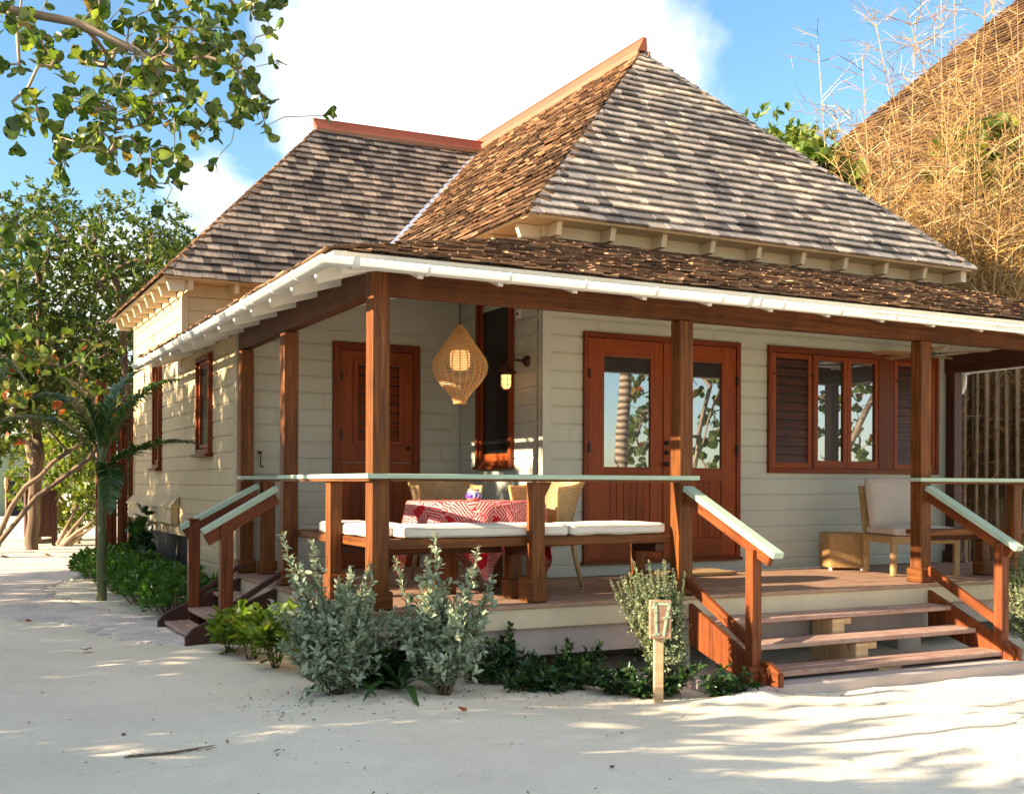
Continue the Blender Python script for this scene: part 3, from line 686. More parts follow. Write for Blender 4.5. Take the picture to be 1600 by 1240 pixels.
# tall window on the side wall
P2 = PX(XO)
mb = MB(); framed(P2, 2.655, 3.505, 1.10, 2.95, .05, -.012, .045, mb, .07); fbox(P2, 2.64, 3.52, 1.085, 1.115, -.01, .07, mb); w2 = mb.build('tall_window', M['door_trim'], house, bevel=.004)
mb = MB(); framed(P2, 2.71, 3.45, 1.17, 2.92, .055, -.01, .02, mb, .08); mb.build('sash', M['door'], w2, bevel=.003)
mb = MB(); fbox(P2, 2.76, 3.40, 1.24, 2.90, -.011, -.005, mb); mb.build('screen', M['darkglass'], w2)
# narrow windows on the long left wall
P4 = PX(0)
for a, b, z0, z1 in ((5.15, 5.86, 1.25, 2.40), (8.27, 8.76, 1.12, 2.72)):
    mb = MB(); framed(P4, a, b, z0, z1, .055, -.012, .05, mb, .07); fbox(P4, a-.03, b+.03, z0-.025, z0+.012, -.01, .09, mb); w3 = mb.build('narrow_window', M['door_trim'], house, bevel=.004)
    mb = MB(); framed(P4, a+.06, b-.06, z0+.08, z1-.06, .045, -.01, .02, mb); mb.build('sash', M['door'], w3, bevel=.003)
    mb = MB(); fbox(P4, a+.1, b-.1, z0+.12, z1-.1, -.011, -.005, mb); mb.build('screen', M['darkglass'], w3)
# ================================================================== ground
_L = RNG.random((256, 256))
def vn(x, y):
    x = np.asarray(x, float); y = np.asarray(y, float); xi = np.floor(x).astype(int); yi = np.floor(y).astype(int)
    fx = x-xi; fy = y-yi; fx = fx*fx*(3-2*fx); fy = fy*fy*(3-2*fy)
    g = lambda a, b: _L[a % 256, b % 256]
    return (g(xi, yi)*(1-fx)+g(xi+1, yi)*fx)*(1-fy)+(g(xi, yi+1)*(1-fx)+g(xi+1, yi+1)*fx)*fy-.5
def sm(t): t = np.clip(t, 0, 1); return t*t*(3-2*t)
def gz(x, y, det=True):
    x = np.asarray(x, float); y = np.asarray(y, float)
    z = -.50-.14*sm((x+.3)/2.4)*sm((1.6-y)/2.4)-.05*sm((x-2.0)/.6)*sm((6.3-x)/.5)*sm((y+2.2)/.9)*sm((1-y)/1)
    if det:
        near = np.exp(-((x-1)**2+(y+1)**2)/90)
        z = z+near*(.045*vn(x*.8+3, y*.8)+.022*vn(x*2.6, y*2.6+9)+.010*vn(x*7+5, y*7))+.12*vn(x*.07, y*.07)*sm((np.hypot(x, y)-12)/20)
        z = z+.07*np.exp(-((x-2.55)**2/.09+(y+1.14)**2/.02))
        # shallow foot prints in the sand
        for fx, fy, a in FP:
            dx, dy = x-fx, y-fy; u = dx*math.cos(a)+dy*math.sin(a); v = -dx*math.sin(a)+dy*math.cos(a)
            q = (u/.13)**2+(v/.055)**2; z = z-.020*np.exp(-q*1.2)+.007*np.exp(-(np.sqrt(q)-1.5)**2*4)
    return z
FP = [(U(-3, 7), U(-5, -.8), U(0, 6.3)) for _ in range(60)]+[(U(-4, -1), U(-1, 2.5), U(0, 6.3)) for _ in range(14)]
def axis_pts(lo, hi, step, far):
    mid = np.arange(lo, hi, step); g = step; out = []; p = hi
    while p < far: g *= 1.25; p += g; out.append(p)
    g = step; o2 = []; p = lo
    while p > -far: g *= 1.25; p -= g; o2.append(p)
    return np.array(o2[::-1]+list(mid)+out)
xs = axis_pts(-4.5, 7.5, .045, 500); ys = axis_pts(-6.5, 5.5, .045, 500)
Xg, Yg = np.meshgrid(xs, ys); Zg = gz(Xg, Yg); nx, ny = len(xs), len(ys)
idx = np.arange(nx*ny).reshape(ny, nx)
F = np.stack([idx[:-1, :-1], idx[:-1, 1:], idx[1:, 1:], idx[1:, :-1]], -1)
m, nt, bs = mat('coral_sand')
mo = mapping(nt, None, (1, 1, 1))
n1 = noise_n(nt, mo.outputs[0], .8, 6, .6); n2 = noise_n(nt, mo.outputs[0], 55, 4, .7); n3 = noise_n(nt, mo.outputs[0], 9, 6, .65)
r1 = ramp(nt, [(.3, (.74, .655, .515)), (.7, (.83, .755, .61))]); nt.links.new(n1.outputs[0], r1.inputs[0])
r2 = ramp(nt, [(.2, (.80, .80, .80)), (.5, (1, 1, 1)), (.8, (1.1, 1.1, 1.1))]); nt.links.new(n2.outputs[0], r2.inputs[0])
c = mix(nt, 1, r1.outputs[0], r2.outputs[0], 'MULTIPLY')
vo = N(nt, 'ShaderNodeTexVoronoi'); vo.inputs['Scale'].default_value = 11; nt.links.new(mo.outputs[0], vo.inputs['Vector'])
rv = ramp(nt, [(0, (.35, .3, .25)), (.045, (.5, .45, .38)), (.065, (1, 1, 1))]); nt.links.new(vo.outputs[0], rv.inputs[0])
sel = ramp(nt, [(.52, (0, 0, 0)), (.6, (1, 1, 1))]); nt.links.new(n3.outputs[0], sel.inputs[0])
c = mix(nt, sel.outputs[0], c, mix(nt, 1, c, rv.outputs[0], 'MULTIPLY'))
nt.links.new(c, bs.inputs['Base Color']); bs.inputs['Roughness'].default_value = .95; bs.inputs['Specular IOR Level'].default_value = .1
ad = N(nt, 'ShaderNodeMath', operation='MULTIPLY_ADD'); nt.links.new(n3.outputs[0], ad.inputs[0]); ad.inputs[1].default_value = 1.6; nt.links.new(n2.outputs[0], ad.inputs[2])
bump(nt, ad.outputs[0], .55, .012, bs)
npmesh('ground', np.stack([Xg, Yg, Zg], -1), F, m, smooth=True, kind='structure')

# gravel path, a sheet just above the sand
farp = [(-.40, 3.6), (-.46, 4.6), (-.83, 5.05), (-1.30, 6.2), (-1.50, 7.9), (-1.40, 8.9), (-.70, 10.4), (-.45, 12.1), (-.42, 14.7), (-1.1, 18.7), (-1.6, 21)]
nearp = [(-.80, 2.25), (-1.17, 2.55), (-1.46, 3.25), (-1.44, 4.2), (-1.74, 4.75), (-2.18, 5.3), (-2.9, 6.6), (-3.8, 9), (-4.6, 12), (-5.4, 16), (-6, 21)]
def samp(P, n):
    P = np.array(P); d = np.r_[0, np.cumsum(np.hypot(*np.diff(P, axis=0).T))]; t = np.linspace(0, d[-1], n)
    return np.stack([np.interp(t, d, P[:, 0]), np.interp(t, d, P[:, 1])], -1)
A = samp(farp, 150); B = samp(nearp, 150); A += RNG.normal(0, .025, A.shape); B += RNG.normal(0, .03, B.shape)
T = np.linspace(0, 1, 40)[:, None, None]; G = A*(1-T)+B*T
V = np.concatenate([G, (gz(G[..., 0], G[..., 1])+.012+.006*np.sin(T[..., 0]*math.pi))[..., None]], -1); idx = np.arange(40*150).reshape(40, 150)
V[0, :, 2] -= .03; V[-1, :, 2] -= .03
F = np.stack([idx[:-1, :-1], idx[1:, :-1], idx[1:, 1:], idx[:-1, 1:]], -1)
m, nt, bs = mat('path_gravel')
mo = mapping(nt, None, (1, 1, 1)); vo = N(nt, 'ShaderNodeTexVoronoi'); vo.inputs['Scale'].default_value = 75; nt.links.new(mo.outputs[0], vo.inputs['Vector'])
rg = ramp(nt, [(0, (.52, .47, .43)), (.4, (.72, .64, .585)), (.7, (.80, .71, .65)), (1, (.82, .78, .72))]); sep = N(nt, 'ShaderNodeSeparateColor'); nt.links.new(vo.outputs['Color'], sep.inputs[0]); nt.links.new(sep.outputs[0], rg.inputs[0])
n1 = noise_n(nt, mo.outputs[0], 2.5, 5); r1 = ramp(nt, [(.35, (.8, .8, .8)), (.7, (1.15, 1.1, 1.05))]); nt.links.new(n1.outputs[0], r1.inputs[0])
nt.links.new(mix(nt, 1, rg.outputs[0], r1.outputs[0], 'MULTIPLY'), bs.inputs['Base Color']); bs.inputs['Roughness'].default_value = .9
bump(nt, vo.outputs[0], .7, .01, bs)
npmesh('path', V, F, m, smooth=True, kind='structure')
mb = MB()
stones = [B[i] for i in range(2, 60, 2)]+[A[i] for i in range(4, 60, 3)]
for p in stones:
    x, y = p+RNG.normal(0, .03, 2); r = U(.02, .075); k = 7; z = float(gz(x, y)); a0 = U(0, 6)
    mb.prism([(x+r*U(.7, 1.2)*math.cos(a0+i*6.283/k), y+.55*r*U(.7, 1.2)*math.sin(a0+i*6.283/k), z-.02) for i in range(k)], (0, 0, U(.028, .045)))
mb.build('path_edging', paint('edging_stone', (.60, .55, .49), .9, .2), bevel=.006, kind='structure')

# ================================================================== furniture on the porch
def rbox(cx, cy, z0, sx, sy, sz, rot=0, r=.03, puff=0, n=10, jig=0):
    """rounded, optionally puffed box; centre cx,cy, base z0"""
    mb = MB(); h = Vector((sx/2, sy/2, sz/2)); r = min(r, sz/2*.99); ca, sa = math.cos(rot), math.sin(rot); sd = U(0, 99)
    for ax in range(3):
        for sg in (-1, 1):
            a1, a2 = [i for i in range(3) if i != ax]; base = len(mb.v)
            for i in range(n+1):
                for j in range(n+1):
                    p = [0, 0, 0]; p[ax] = sg; 
                    e = lambda t: math.sin((t*2-1)*math.pi/2) if True else t*2-1
                    p[a1] = e(i/n); p[a2] = e(j/n)
                    q = Vector((p[0]*h.x, p[1]*h.y, p[2]*h.z)); inn = Vector([max(-h[k]+r, min(h[k]-r, q[k])) for k in range(3)])
                    d = q-inn; q = inn+(d.normalized()*r if d.length > 1e-6 else d)
                    if puff: q.z += puff*(1-p[0]**4)*(1-p[1]**4)*(1 if p[2] > 0 else 0)*max(0, p[2])
                    if jig: q += Vector((0, 0, jig*noise.noise(q*7+Vector((sd, 0, 0)))))+Vector((jig, jig, 0))*.6*noise.noise(q*9+Vector((0, sd, 0)))
                    mb.v.append((cx+q.x*ca-q.y*sa, cy+q.x*sa+q.y*ca, z0+sz/2+q.z))
            for i in range(n):
                for j in range(n):
                    a = base+i*(n+1)+j; f = (a, a+n+1, a+n+2, a+1)
                    if (sg > 0) != (ax != 1): f = f[::-1]
                    def uv(k):
                        k -= base; i2, j2 = divmod(k, n+1); p1 = math.sin((i2/n*2-1)*math.pi/2)*h[a1]; p2 = math.sin((j2/n*2-1)*math.pi/2)*h[a2]
                        return (p1, p2) if ax != 2 else (p1, p2)
                    mb.f.append(f); mb.uv.append([uv(k) for k in f])
    return mb
def fabric(name, col, dirt=0):
    m, nt, bs = mat(name); mo = mapping(nt, None, (1, 1, 1)); n = noise_n(nt, mo.outputs[0], 5, 5); r = ramp(nt, [(.3, tuple(c*.9 for c in col)), (.7, col)]); nt.links.new(n.outputs[0], r.inputs[0])
    nt.links.new(r.outputs[0], bs.inputs['Base Color']); bs.inputs['Roughness'].default_value = .9; bs.inputs['Sheen Weight'].default_value = .2; bs.inputs['Specular IOR Level'].default_value = .15
    w = noise_n(nt, mo.outputs[0], 260, 2); n4 = noise_n(nt, mo.outputs[0], 16, 4, .6, 1.2); ad = N(nt, 'ShaderNodeMath', operation='MULTIPLY_ADD'); nt.links.new(n4.outputs[0], ad.inputs[0]); ad.inputs[1].default_value = 3; nt.links.new(w.outputs[0], ad.inputs[2])
    bump(nt, ad.outputs[0], .5, .006, bs); return m
M['cushion'] = fabric('cushion_canvas', (.74, .69, .60)); M['cushion2'] = fabric('lounge_canvas', (.60, .53, .45))
def cushion(label, cx, cy, z0, sx, sy, sz, rot=0, group=None, m='cushion', puff=.012):
    o = rbox(cx, cy, z0, sx, sy, sz, rot, .028, puff, 14, .010).build('bench_cushion', M[m], smooth=True); tag(o, label, 'cushion', group)
    mb = MB(); ca, sa = math.cos(rot), math.sin(rot)
    for z in (z0+.018, z0+sz-.02):
        P = []
        for k in range(33):
            t = k/32*8; s_ = int(t) % 8
            an = 2*math.pi*k/32; c, s2 = math.cos(an), math.sin(an); q = .16
            X = (abs(c)**q)*math.copysign(1, c)*(sx/2+.001); Y = (abs(s2)**q)*math.copysign(1, s2)*(sy/2+.001)
            P.append((cx+X*ca-Y*sa, cy+X*sa+Y*ca, z))
        mb.tube(P, .0045, 5, False)
    mb.build('piping', M['cushion2'], o); return o
cushion('white bench cushion lying behind the corner post, under the sunlit left railing', .30, .97, .514, .38, 1.26, .09)
cushion('long white cushion on the front bench, below the red tablecloth', 1.01, .30, .514, 1.42, .38, .092)
cushion('long white cushion on the front bench, in front of the glazed doors', 2.20, .30, .514, .93, .38, .092)

# wicker
def wicker(name, c1, c2, su=.016, sv=.009, gap=.0):
    m, nt, bs = mat(name); tc = N(nt, 'ShaderNodeTexCoord'); sx = N(nt, 'ShaderNodeSeparateXYZ'); nt.links.new(tc.outputs['UV'], sx.inputs[0])
    def sine(o, per, ph=None):
        a = N(nt, 'ShaderNodeMath', operation='MULTIPLY'); nt.links.new(o, a.inputs[0]); a.inputs[1].default_value = 2*math.pi/per
        if ph is not None:
            b = N(nt, 'ShaderNodeMath', operation='ADD'); nt.links.new(a.outputs[0], b.inputs[0]); nt.links.new(ph, b.inputs[1]); a = b
        s = N(nt, 'ShaderNodeMath', operation='SINE'); nt.links.new(a.outputs[0], s.inputs[0]); return s.outputs[0]
    def m2(op, a, b):
        n = N(nt, 'ShaderNodeMath', operation=op)
        for i, v in enumerate((a, b)):
            if hasattr(v, 'links'): nt.links.new(v, n.inputs[i])
            else: n.inputs[i].default_value = v
        return n.outputs[0]
    s1 = sine(sx.outputs[0], su*2); s2 = sine(sx.outputs[1], sv*2); w = m2('MULTIPLY', s1, s2); s3 = m2('ABSOLUTE', sine(sx.outputs[1], sv*2), 0); hgt = m2('ADD', m2('MULTIPLY', w, .5), s3)
    r = ramp(nt, [(.05, tuple(c*.35 for c in c1)), (.45, c1), (1, c2)]); nt.links.new(m2('MULTIPLY', m2('ADD', hgt, .2), .7), r.inputs[0])
    mo = mapping(nt, None, (1, 1, 1)); n = noise_n(nt, mo.outputs[0], 22, 4, .7); rn = ramp(nt, [(.3, (.7, .66, .6)), (.7, (1.2, 1.2, 1.2))]); nt.links.new(n.outputs[0], rn.inputs[0])
    nt.links.new(mix(nt, .8, r.outputs[0], rn.outputs[0], 'MULTIPLY'), bs.inputs['Base Color']); bs.inputs['Roughness'].default_value = .45
    bump(nt, hgt, .8, .004, bs); return m
M['wick'] = wicker('wicker_weave', (.40, .23, .085), (.60, .39, .16), .022, .014); M['wickfine'] = wicker('wicker_weave_fine', (.42, .27, .12), (.64, .46, .23), .021, .013)
M['cane'] = plain('cane_strand', (.52, .31, .12), .4)

# side table: woven cube
t = thing('side_table', 'woven wicker cube table standing against the wall beside the lounge chair', 'side table')
rbox(6.10, 1.64, .025, .40, .40, .385, R(-27), .028, 0, 8).build('woven_body', M['wick'], t, smooth=True)
for dx, dy in ((-.17, -.17), (.17, -.17), (.17, .17), (-.17, .17)):
    ca, sa = math.cos(R(-27)), math.sin(R(-27)); mb = MB(); mb.lathe([(0, 0), (.018, 0), (.02, .03), (0, .03)], (6.10+dx*ca-dy*sa, 1.64+dx*sa+dy*ca, .001), 10); mb.build('foot', M['white'], t)

# lounge chair
rot = R(-20); ca, sa = math.cos(rot), math.sin(rot); LC = (6.30, .86)
def L(x, y, z): return (LC[0]+x*ca-y*sa, LC[1]+x*sa+y*ca, z)
t = thing('lounge_chair', 'low wicker lounge chair with tall beige back cushion, behind the right porch post', 'lounge chair')
for x, y in ((-.34, -.33), (.34, -.33), (-.34, .30), (.34, .30)):
    p = L(x, y, 0); rbox(p[0], p[1], .004, .058, .058, .37, rot, .012, 0, 4).build('leg', M['wickfine'], t, smooth=True)
p = L(0, 0, 0); rbox(p[0], p[1], .33, .74, .70, .085, rot, .02, 0, 6).build('seat_frame', M['wickfine'], t, smooth=True)
mb = MB(); q0 = [L(x, y, z) for x, y, z in ((-.34, .32, .36), (.34, .32, .36), (.34, .46, .92), (-.34, .46, .92))]; mb.prism(q0, Vector(L(0, .05, 0))-Vector(L(0, 0, 0))); mb.build('backrest', M['wickfine'], t)
c1 = rbox(0, 0, -.04, .70, .66, .08, 0, .03, .015, 12, .006)
c1.v = [L(x, y-.03, z+.455) for x, y, z in c1.v]; c1.build('seat_cushion', M['cushion2'], t, smooth=True)
c2 = rbox(0, 0, -.05, .68, .56, .11, 0, .045, .03, 12, .012)
Rm = Matrix.Rotation(R(73), 3, 'X'); c2.v = [(Rm @ Vector(v)) for v in c2.v]; c2.v = [L(v.x, v.y+.28, v.z+.74) for v in c2.v]; c2.build('back_cushion', M['cushion2'], t, smooth=True)

# dining chairs
def barrel_chair(cx, cy, rot, label):
    ca, sa = math.cos(rot), math.sin(rot); T = lambda x, y, z: (cx+x*ca-y*sa, cy+x*sa+y*ca, z)   # local +y is the back
    t = thing('wicker_chair', label, 'chair', group='wicker dining chairs at the round table')
    for x, y, bx, by in ((-.22, -.22, -.22, -.23), (.22, -.22, .22, -.23), (-.21, .20, -.24, .29), (.21, .20, .24, .29)):
        mb = MB(); mb.tube([T(x, y, .43), T((x*2+bx)/3, (y*2+by)/3, .25), T(bx, by, .01)], [.026, .022, .017], 10); lg = mb.build('leg', M['wickfine'], t, smooth=True)
        mb = MB(); mb.lathe([(0, 0), (.012, 0), (.018, .012), (0, .014)], T(bx, by, .001), 8); mb.build('glide', M['gutter'], lg)
    c = rbox(0, 0, .38, .50, .50, .08, 0, .035, .01, 8); c.v = [T(*v) for v in c.v]; c.build('seat', M['wickfine'], t, smooth=True)
    # curved back: grid swept round a half ellipse, flaring outwards with height
    mb = MB(); n, k = 22, 12
    def P(i, j, off=0):
        a = math.pi*(-.06+1.12*i/n); h = j/k; fl = h*h*.19+.02*h; rx, ry = .27+off+fl*.25, .24+off+fl*1.0
        top = .575-.10*abs(math.cos(a))**4
        return T(rx*math.cos(a), ry*max(math.sin(a), -.3)-.0, .42+h*top)
    for off in (0, .022):
        b = len(mb.v)
        for i in range(n+1):
            for j in range(k+1): mb.v.append(P(i, j, off))
        for i in range(n):
            for j in range(k):
                a = b+i*(k+1)+j; f = (a, a+k+1, a+k+2, a+1); f = f if off else f[::-1]; mb.f.append(f)
                u = lambda q: ((q-b)//(k+1)*.042, (q-b) % (k+1)*.042); mb.uv.append([u(q) for q in f])
    mb.build('backrest', M['wickfine'], t, smooth=True)
    mb = MB(); mb.tube([P(0, j, .011) for j in range(k+1)]+[P(i, k, .011) for i in range(1, n)]+[P(n, k-j, .011) for j in range(k+1)], .017, 8); mb.build('rim', M['cane'], t, smooth=True)
    return t
barrel_chair(1.50, 2.02, 0, 'wicker chair behind the round table, facing out towards the front railing')
barrel_chair(1.99, 1.08, R(-78), 'wicker chair at the right end of the round table, its back near the glazed doors')

# table and cloth
TC = (1.40, 1.18); TZ = .775; TR = .60
t = thing('dining_table', 'round timber table under the red patterned cloth on the corner porch', 'table')
mb = MB(); mb.lathe([(0, TZ-.045), (TR-.01, TZ-.045), (TR, TZ-.035), (TR, TZ-.012), (TR-.01, TZ-.003), (0, TZ-.003)], (*TC, 0), 48); mb.build('tabletop', M['door'], t)
for a in (30, 120, 210, 300):
    mb = MB(); x, y = TC[0]+.40*math.cos(R(a)), TC[1]+.40*math.sin(R(a)); mb.box(x-.055, y-.045, .002, x+.055, y+.045, TZ-.047); mb.build('leg', M['post'], t, bevel=.006)
m, nt, bs = mat('red_printed_cloth')
tc = N(nt, 'ShaderNodeTexCoord'); vo = N(nt, 'ShaderNodeTexVoronoi'); vo.inputs['Scale'].default_value = 7.0; nt.links.new(tc.outputs['UV'], vo.inputs['Vector'])
sc = N(nt, 'ShaderNodeSeparateColor'); nt.links.new(vo.outputs['Color'], sc.inputs[0]); sx = N(nt, 'ShaderNodeSeparateXYZ'); nt.links.new(tc.outputs['UV'], sx.inputs[0])
def mm(op, a, b=0.0):
    n = N(nt, 'ShaderNodeMath', operation=op)
    for i, v in enumerate((a, b)):
        if hasattr(v, 'links'): nt.links.new(v, n.inputs[i])
        else: n.inputs[i].default_value = v
    return n.outputs[0]
ang = mm('MULTIPLY', sc.outputs[0], 6.283)
st1 = mm('SINE', mm('MULTIPLY', mm('ADD', mm('MULTIPLY', sx.outputs[0], mm('COSINE', ang)), mm('MULTIPLY', sx.outputs[1], mm('SINE', ang))), 262.0))
st2 = mm('SINE', mm('MULTIPLY', mm('SUBTRACT', mm('MULTIPLY', sx.outputs[0], mm('SINE', ang)), mm('MULTIPLY', sx.outputs[1], mm('COSINE', ang))), 42.0))
nz = noise_n(nt, tc.outputs['UV'], 40, 4, .7)
msk = mm('GREATER_THAN', mm('ADD', mm('MULTIPLY', st1, mm('GREATER_THAN', st2, -.75)), mm('MULTIPLY', nz.outputs[0], 1.1)), .55)
msk = mm('MULTIPLY', msk, mm('LESS_THAN', vo.outputs[0], .97)); msk = mm('MULTIPLY', msk, mm('GREATER_THAN', sc.outputs[1], .15))
fine = mm('GREATER_THAN', noise_n(nt, tc.outputs['UV'], 90, 3, .6).outputs[0], .62)
msk = mm('MAXIMUM', mm('MULTIPLY', msk, .68), mm('MULTIPLY', fine, mm('MULTIPLY', .55, mm('LESS_THAN', sc.outputs[2], .5))))
nt.links.new(mix(nt, msk, (.42, .012, .022), (.70, .50, .46)), bs.inputs['Base Color']); bs.inputs['Roughness'].default_value = .8; bs.inputs['Specular IOR Level'].default_value = .15
mb = MB(); nA, nR = 144, 34; half = .90; a0 = R(-108)
for i in range(nA):
    th = 2*math.pi*i/nA; d = (th-a0) % (math.pi/2)-math.pi/4; sq = half/math.cos(d)
    for j in range(nR+1):
        if j <= 12: rho = TR*j/12
        else: rho = TR+(sq-TR)*(j-12)/(nR-12)
        l = max(0, rho-TR); cr = 1 if l > 0 else 0
        amp = .055*min(l, .5)/.5; rr = min(rho, TR)+.012*min(1, l/.02)+amp*(math.sin(9*th+.6)+.5*math.sin(17*th+2))+.05*l
        mb.v.append((TC[0]+rr*math.cos(th), TC[1]+rr*math.sin(th), TZ+.004-l*.985-(.004 if l > 0 else 0)+ (.002*noise.noise(Vector((rho*8*math.cos(th), rho*8*math.sin(th), 0))) if l == 0 else 0)))
for i in range(nA):
    i2 = (i+1) % nA
    for j in range(nR):
        f = (i*(nR+1)+j, i*(nR+1)+j+1, i2*(nR+1)+j+1, i2*(nR+1)+j); mb.f.append(f); uv = []
        for ii, jj in ((i, j), (i, j+1), (i2, j+1), (i2, j)):
            th = 2*math.pi*ii/nA; d = (th-a0) % (math.pi/2)-math.pi/4; sq = half/math.cos(d); rho = TR*jj/12 if jj <= 12 else TR+(sq-TR)*(jj-12)/(nR-12); uv.append((rho*math.cos(th)+3, rho*math.sin(th)+3))
        mb.uv.append(uv)
cl = mb.build('tablecloth', m, smooth=True); tag(cl, 'red cloth with white leaf-like stripes draped to a point over the round table', 'tablecloth')
# pot
t = thing('pot', 'small round pot painted purple, white and coral on the red tablecloth', 'pot'); pc = (1.17, .74, TZ+.006)
def lat(name, prof, col, seg=28, rough=.25):
    mb = MB(); mb.lathe(prof, pc, seg); mb.build(name, plain(name+'_glaze', col, rough), t, smooth=True)
lat('base', [(.0, 0), (.042, 0), (.050, .012), (.060, .026)], (.62, .22, .18))
m, nt, bs = mat('painted_purple_glaze'); tcg = N(nt, 'ShaderNodeTexCoord'); wv = N(nt, 'ShaderNodeTexWave'); wv.inputs['Scale'].default_value = 9; wv.inputs['Distortion'].default_value = 9; wv.inputs['Detail'].default_value = 1; nt.links.new(tcg.outputs['Object'], wv.inputs[0])
rw = ramp(nt, [(.60, (.09, .04, .30)), (.66, (.75, .72, .75))]); nt.links.new(wv.outputs[0], rw.inputs[0]); nt.links.new(rw.outputs[0], bs.inputs['Base Color']); bs.inputs['Roughness'].default_value = .2
mb = MB(); mb.lathe([(.060, .026), (.067, .042), (.066, .058), (.056, .074)], pc, 28); mb.build('body', m, t, smooth=True)
lat('shoulder', [(.056, .074), (.048, .082), (.045, .088)], (.72, .66, .66)); lat('rim', [(.045, .088), (.050, .100), (.048, .103), (.042, .100), (.040, .09)], (.62, .22, .18))

# doormat
m, nt, bs = mat('coir_mat'); mo = mapping(nt, None, (1, 1, 1)); n = noise_n(nt, mo.outputs[0], 120, 3, .7); r = ramp(nt, [(.3, (.22, .12, .05)), (.7, (.55, .36, .17))]); nt.links.new(n.outputs[0], r.inputs[0]); nt.links.new(r.outputs[0], bs.inputs['Base Color']); bs.inputs['Roughness'].default_value = 1; bump(nt, n.outputs[0], 1, .02, bs)
tag(rbox(4.12, 1.72, .002, .82, .48, .045, 0, .02, .004, 12, .006).build('doormat', m, smooth=True), 'brown coir doormat on the deck before the glazed doors', 'doormat')

# ---------------------------------------------------------------- pendant lamp
PL = (1.438, 1.6); t = thing('pendant_lamp', 'teardrop woven cane pendant lamp hanging over the corner porch', 'pendant lamp')
prof = [(.018, 2.365), (.045, 2.335), (.078, 2.28), (.125, 2.21), (.178, 2.14), (.222, 2.08), (.246, 2.03), (.252, 1.985), (.240, 1.93), (.21, 1.875), (.165, 1.82), (.118, 1.77), (.084, 1.725), (.062, 1.69), (.050, 1.66)]
pz = np.array([p[1] for p in prof])[::-1]; pr = np.array([p[0] for p in prof])[::-1]
mb = MB()
for i, z in enumerate(np.linspace(1.66, 2.36, 48)):
    r = float(np.interp(z, pz, pr)); mb.tube([(PL[0]+(r+.004*(-1)**k)*math.cos(k*math.pi/28+i*math.pi/28*0), PL[1]+(r+.004*(-1)**(k+i))*math.sin(k*math.pi/28), z) for k in range(57)], .0040, 4, False)
mb.build('woven_strands', M['cane'], t)
mb = MB()
for k in range(22):
    a = k*2*math.pi/22; mb.tube([(PL[0]+r*math.cos(a), PL[1]+r*math.sin(a), z) for r, z in prof], .0050, 4, False)
mb.build('ribs', M['cane'], t)
mb = MB()
for r, z in ((.056, 1.66), (.02, 2.365)): mb.tube([(PL[0]+r*math.cos(k*math.pi/12), PL[1]+r*math.sin(k*math.pi/12), z) for k in range(25)], .007, 6, False)
mb.build('hoop', M['cane'], t)
mb = MB(); mb.tube([(*PL, 2.36), (*PL, 3.02)], .006, 6); mb.lathe([(0, .0), (.03, .0), (.03, -.06), (0, -.06)], (*PL, 2.36), 12); mb.build('cord', M['black'], t)
mg2 = plain('warm_lamp_glass', (.9, .75, .5), .4, emit=(1, .46, .14), es=.42)
mb = MB(); mb.lathe([(0, 1.96), (.07, 1.965), (.092, 2.0), (.092, 2.11), (.07, 2.14), (0, 2.145)], (*PL, 0), 20); mb.build('inner_shade', mg2, t, smooth=True)
# wall lantern
t = thing('wall_lantern', 'small bronze bulkhead lantern with a lit caged glass beside the tall dark window', 'wall lantern'); wl = (2.34, 2.44)
mb = MB(); mb.lathe([(0, .05), (.035, .045), (.058, .02), (.06, 0)], (XO-.001, 2.36, 2.175), 18, Matrix.Rotation(R(-90), 3, 'Y')); mb.build('backplate', M['bronze'], t, smooth=True)
mb = MB(); mb.tube([(XO-.04, 2.36, 2.175), (2.42, 2.40, 2.185), (2.36, 2.43, 2.18), (*wl, 2.14)], .013, 8); mb.build('arm', M['bronze'], t, smooth=True)
mb = MB(); mb.lathe([(.02, 2.15), (.045, 2.13), (.055, 2.095), (.11, 2.06), (.112, 2.052), (.055, 2.07), (.05, 2.03), (0, 2.03)], (*wl, 0), 24); mb.build('hood', M['bronze'], t, smooth=True)
mb = MB(); mb.lathe([(0, 1.89), (.03, 1.895), (.048, 1.92), (.05, 2.04)], (*wl, 0), 18); mb.build('glass', plain('amber_glass', (.8, .6, .35), .2, emit=(1, .45, .12), es=.8), t, smooth=True)
mb = MB()
for k in range(6):
    a = k*math.pi/3+.3; mb.tube([(wl[0]+r*math.cos(a), wl[1]+r*math.sin(a), z) for r, z in ((.058, 2.05), (.058, 1.93), (.04, 1.885), (.005, 1.872))], .0035, 5)
for z in (1.93, 1.99): mb.tube([(wl[0]+.058*math.cos(k*math.pi/8), wl[1]+.058*math.sin(k*math.pi/8), z) for k in range(17)], .0035, 5, False)
mb.build('cage', M['bronze'], t)
mb = MB(); mb.box(XO-.022, 2.50, 2.63, XO-.001, 2.58, 2.72); o = mb.build('wall_socket', M['gutter'], bevel=.004); tag(o, 'small white switch plate high on the wall near the lantern', 'switch')
mb = MB(); mb.lathe([(0, .012), (.012, .012), (.012, 0), (0, 0)], (XO-.034, 2.54, 2.675), 10, Matrix.Rotation(R(90), 3, 'Y')); mb.build('button', M['black'], o)
mb = MB(); mb.box(.215, YR-.025, 1.235, .255, YR-.001, 1.265); mb.tube([(.236, YR-.035, 1.25), (.238, YR-.035, 1.12), (.242, YR-.035, 1.10), (.262, YR-.035, 1.098), (.266, YR-.035, 1.115)], .006, 6)
tag(mb.build('wall_hook', M['black']), 'black iron hook hanging on the recessed wall left of the half door', 'hook')
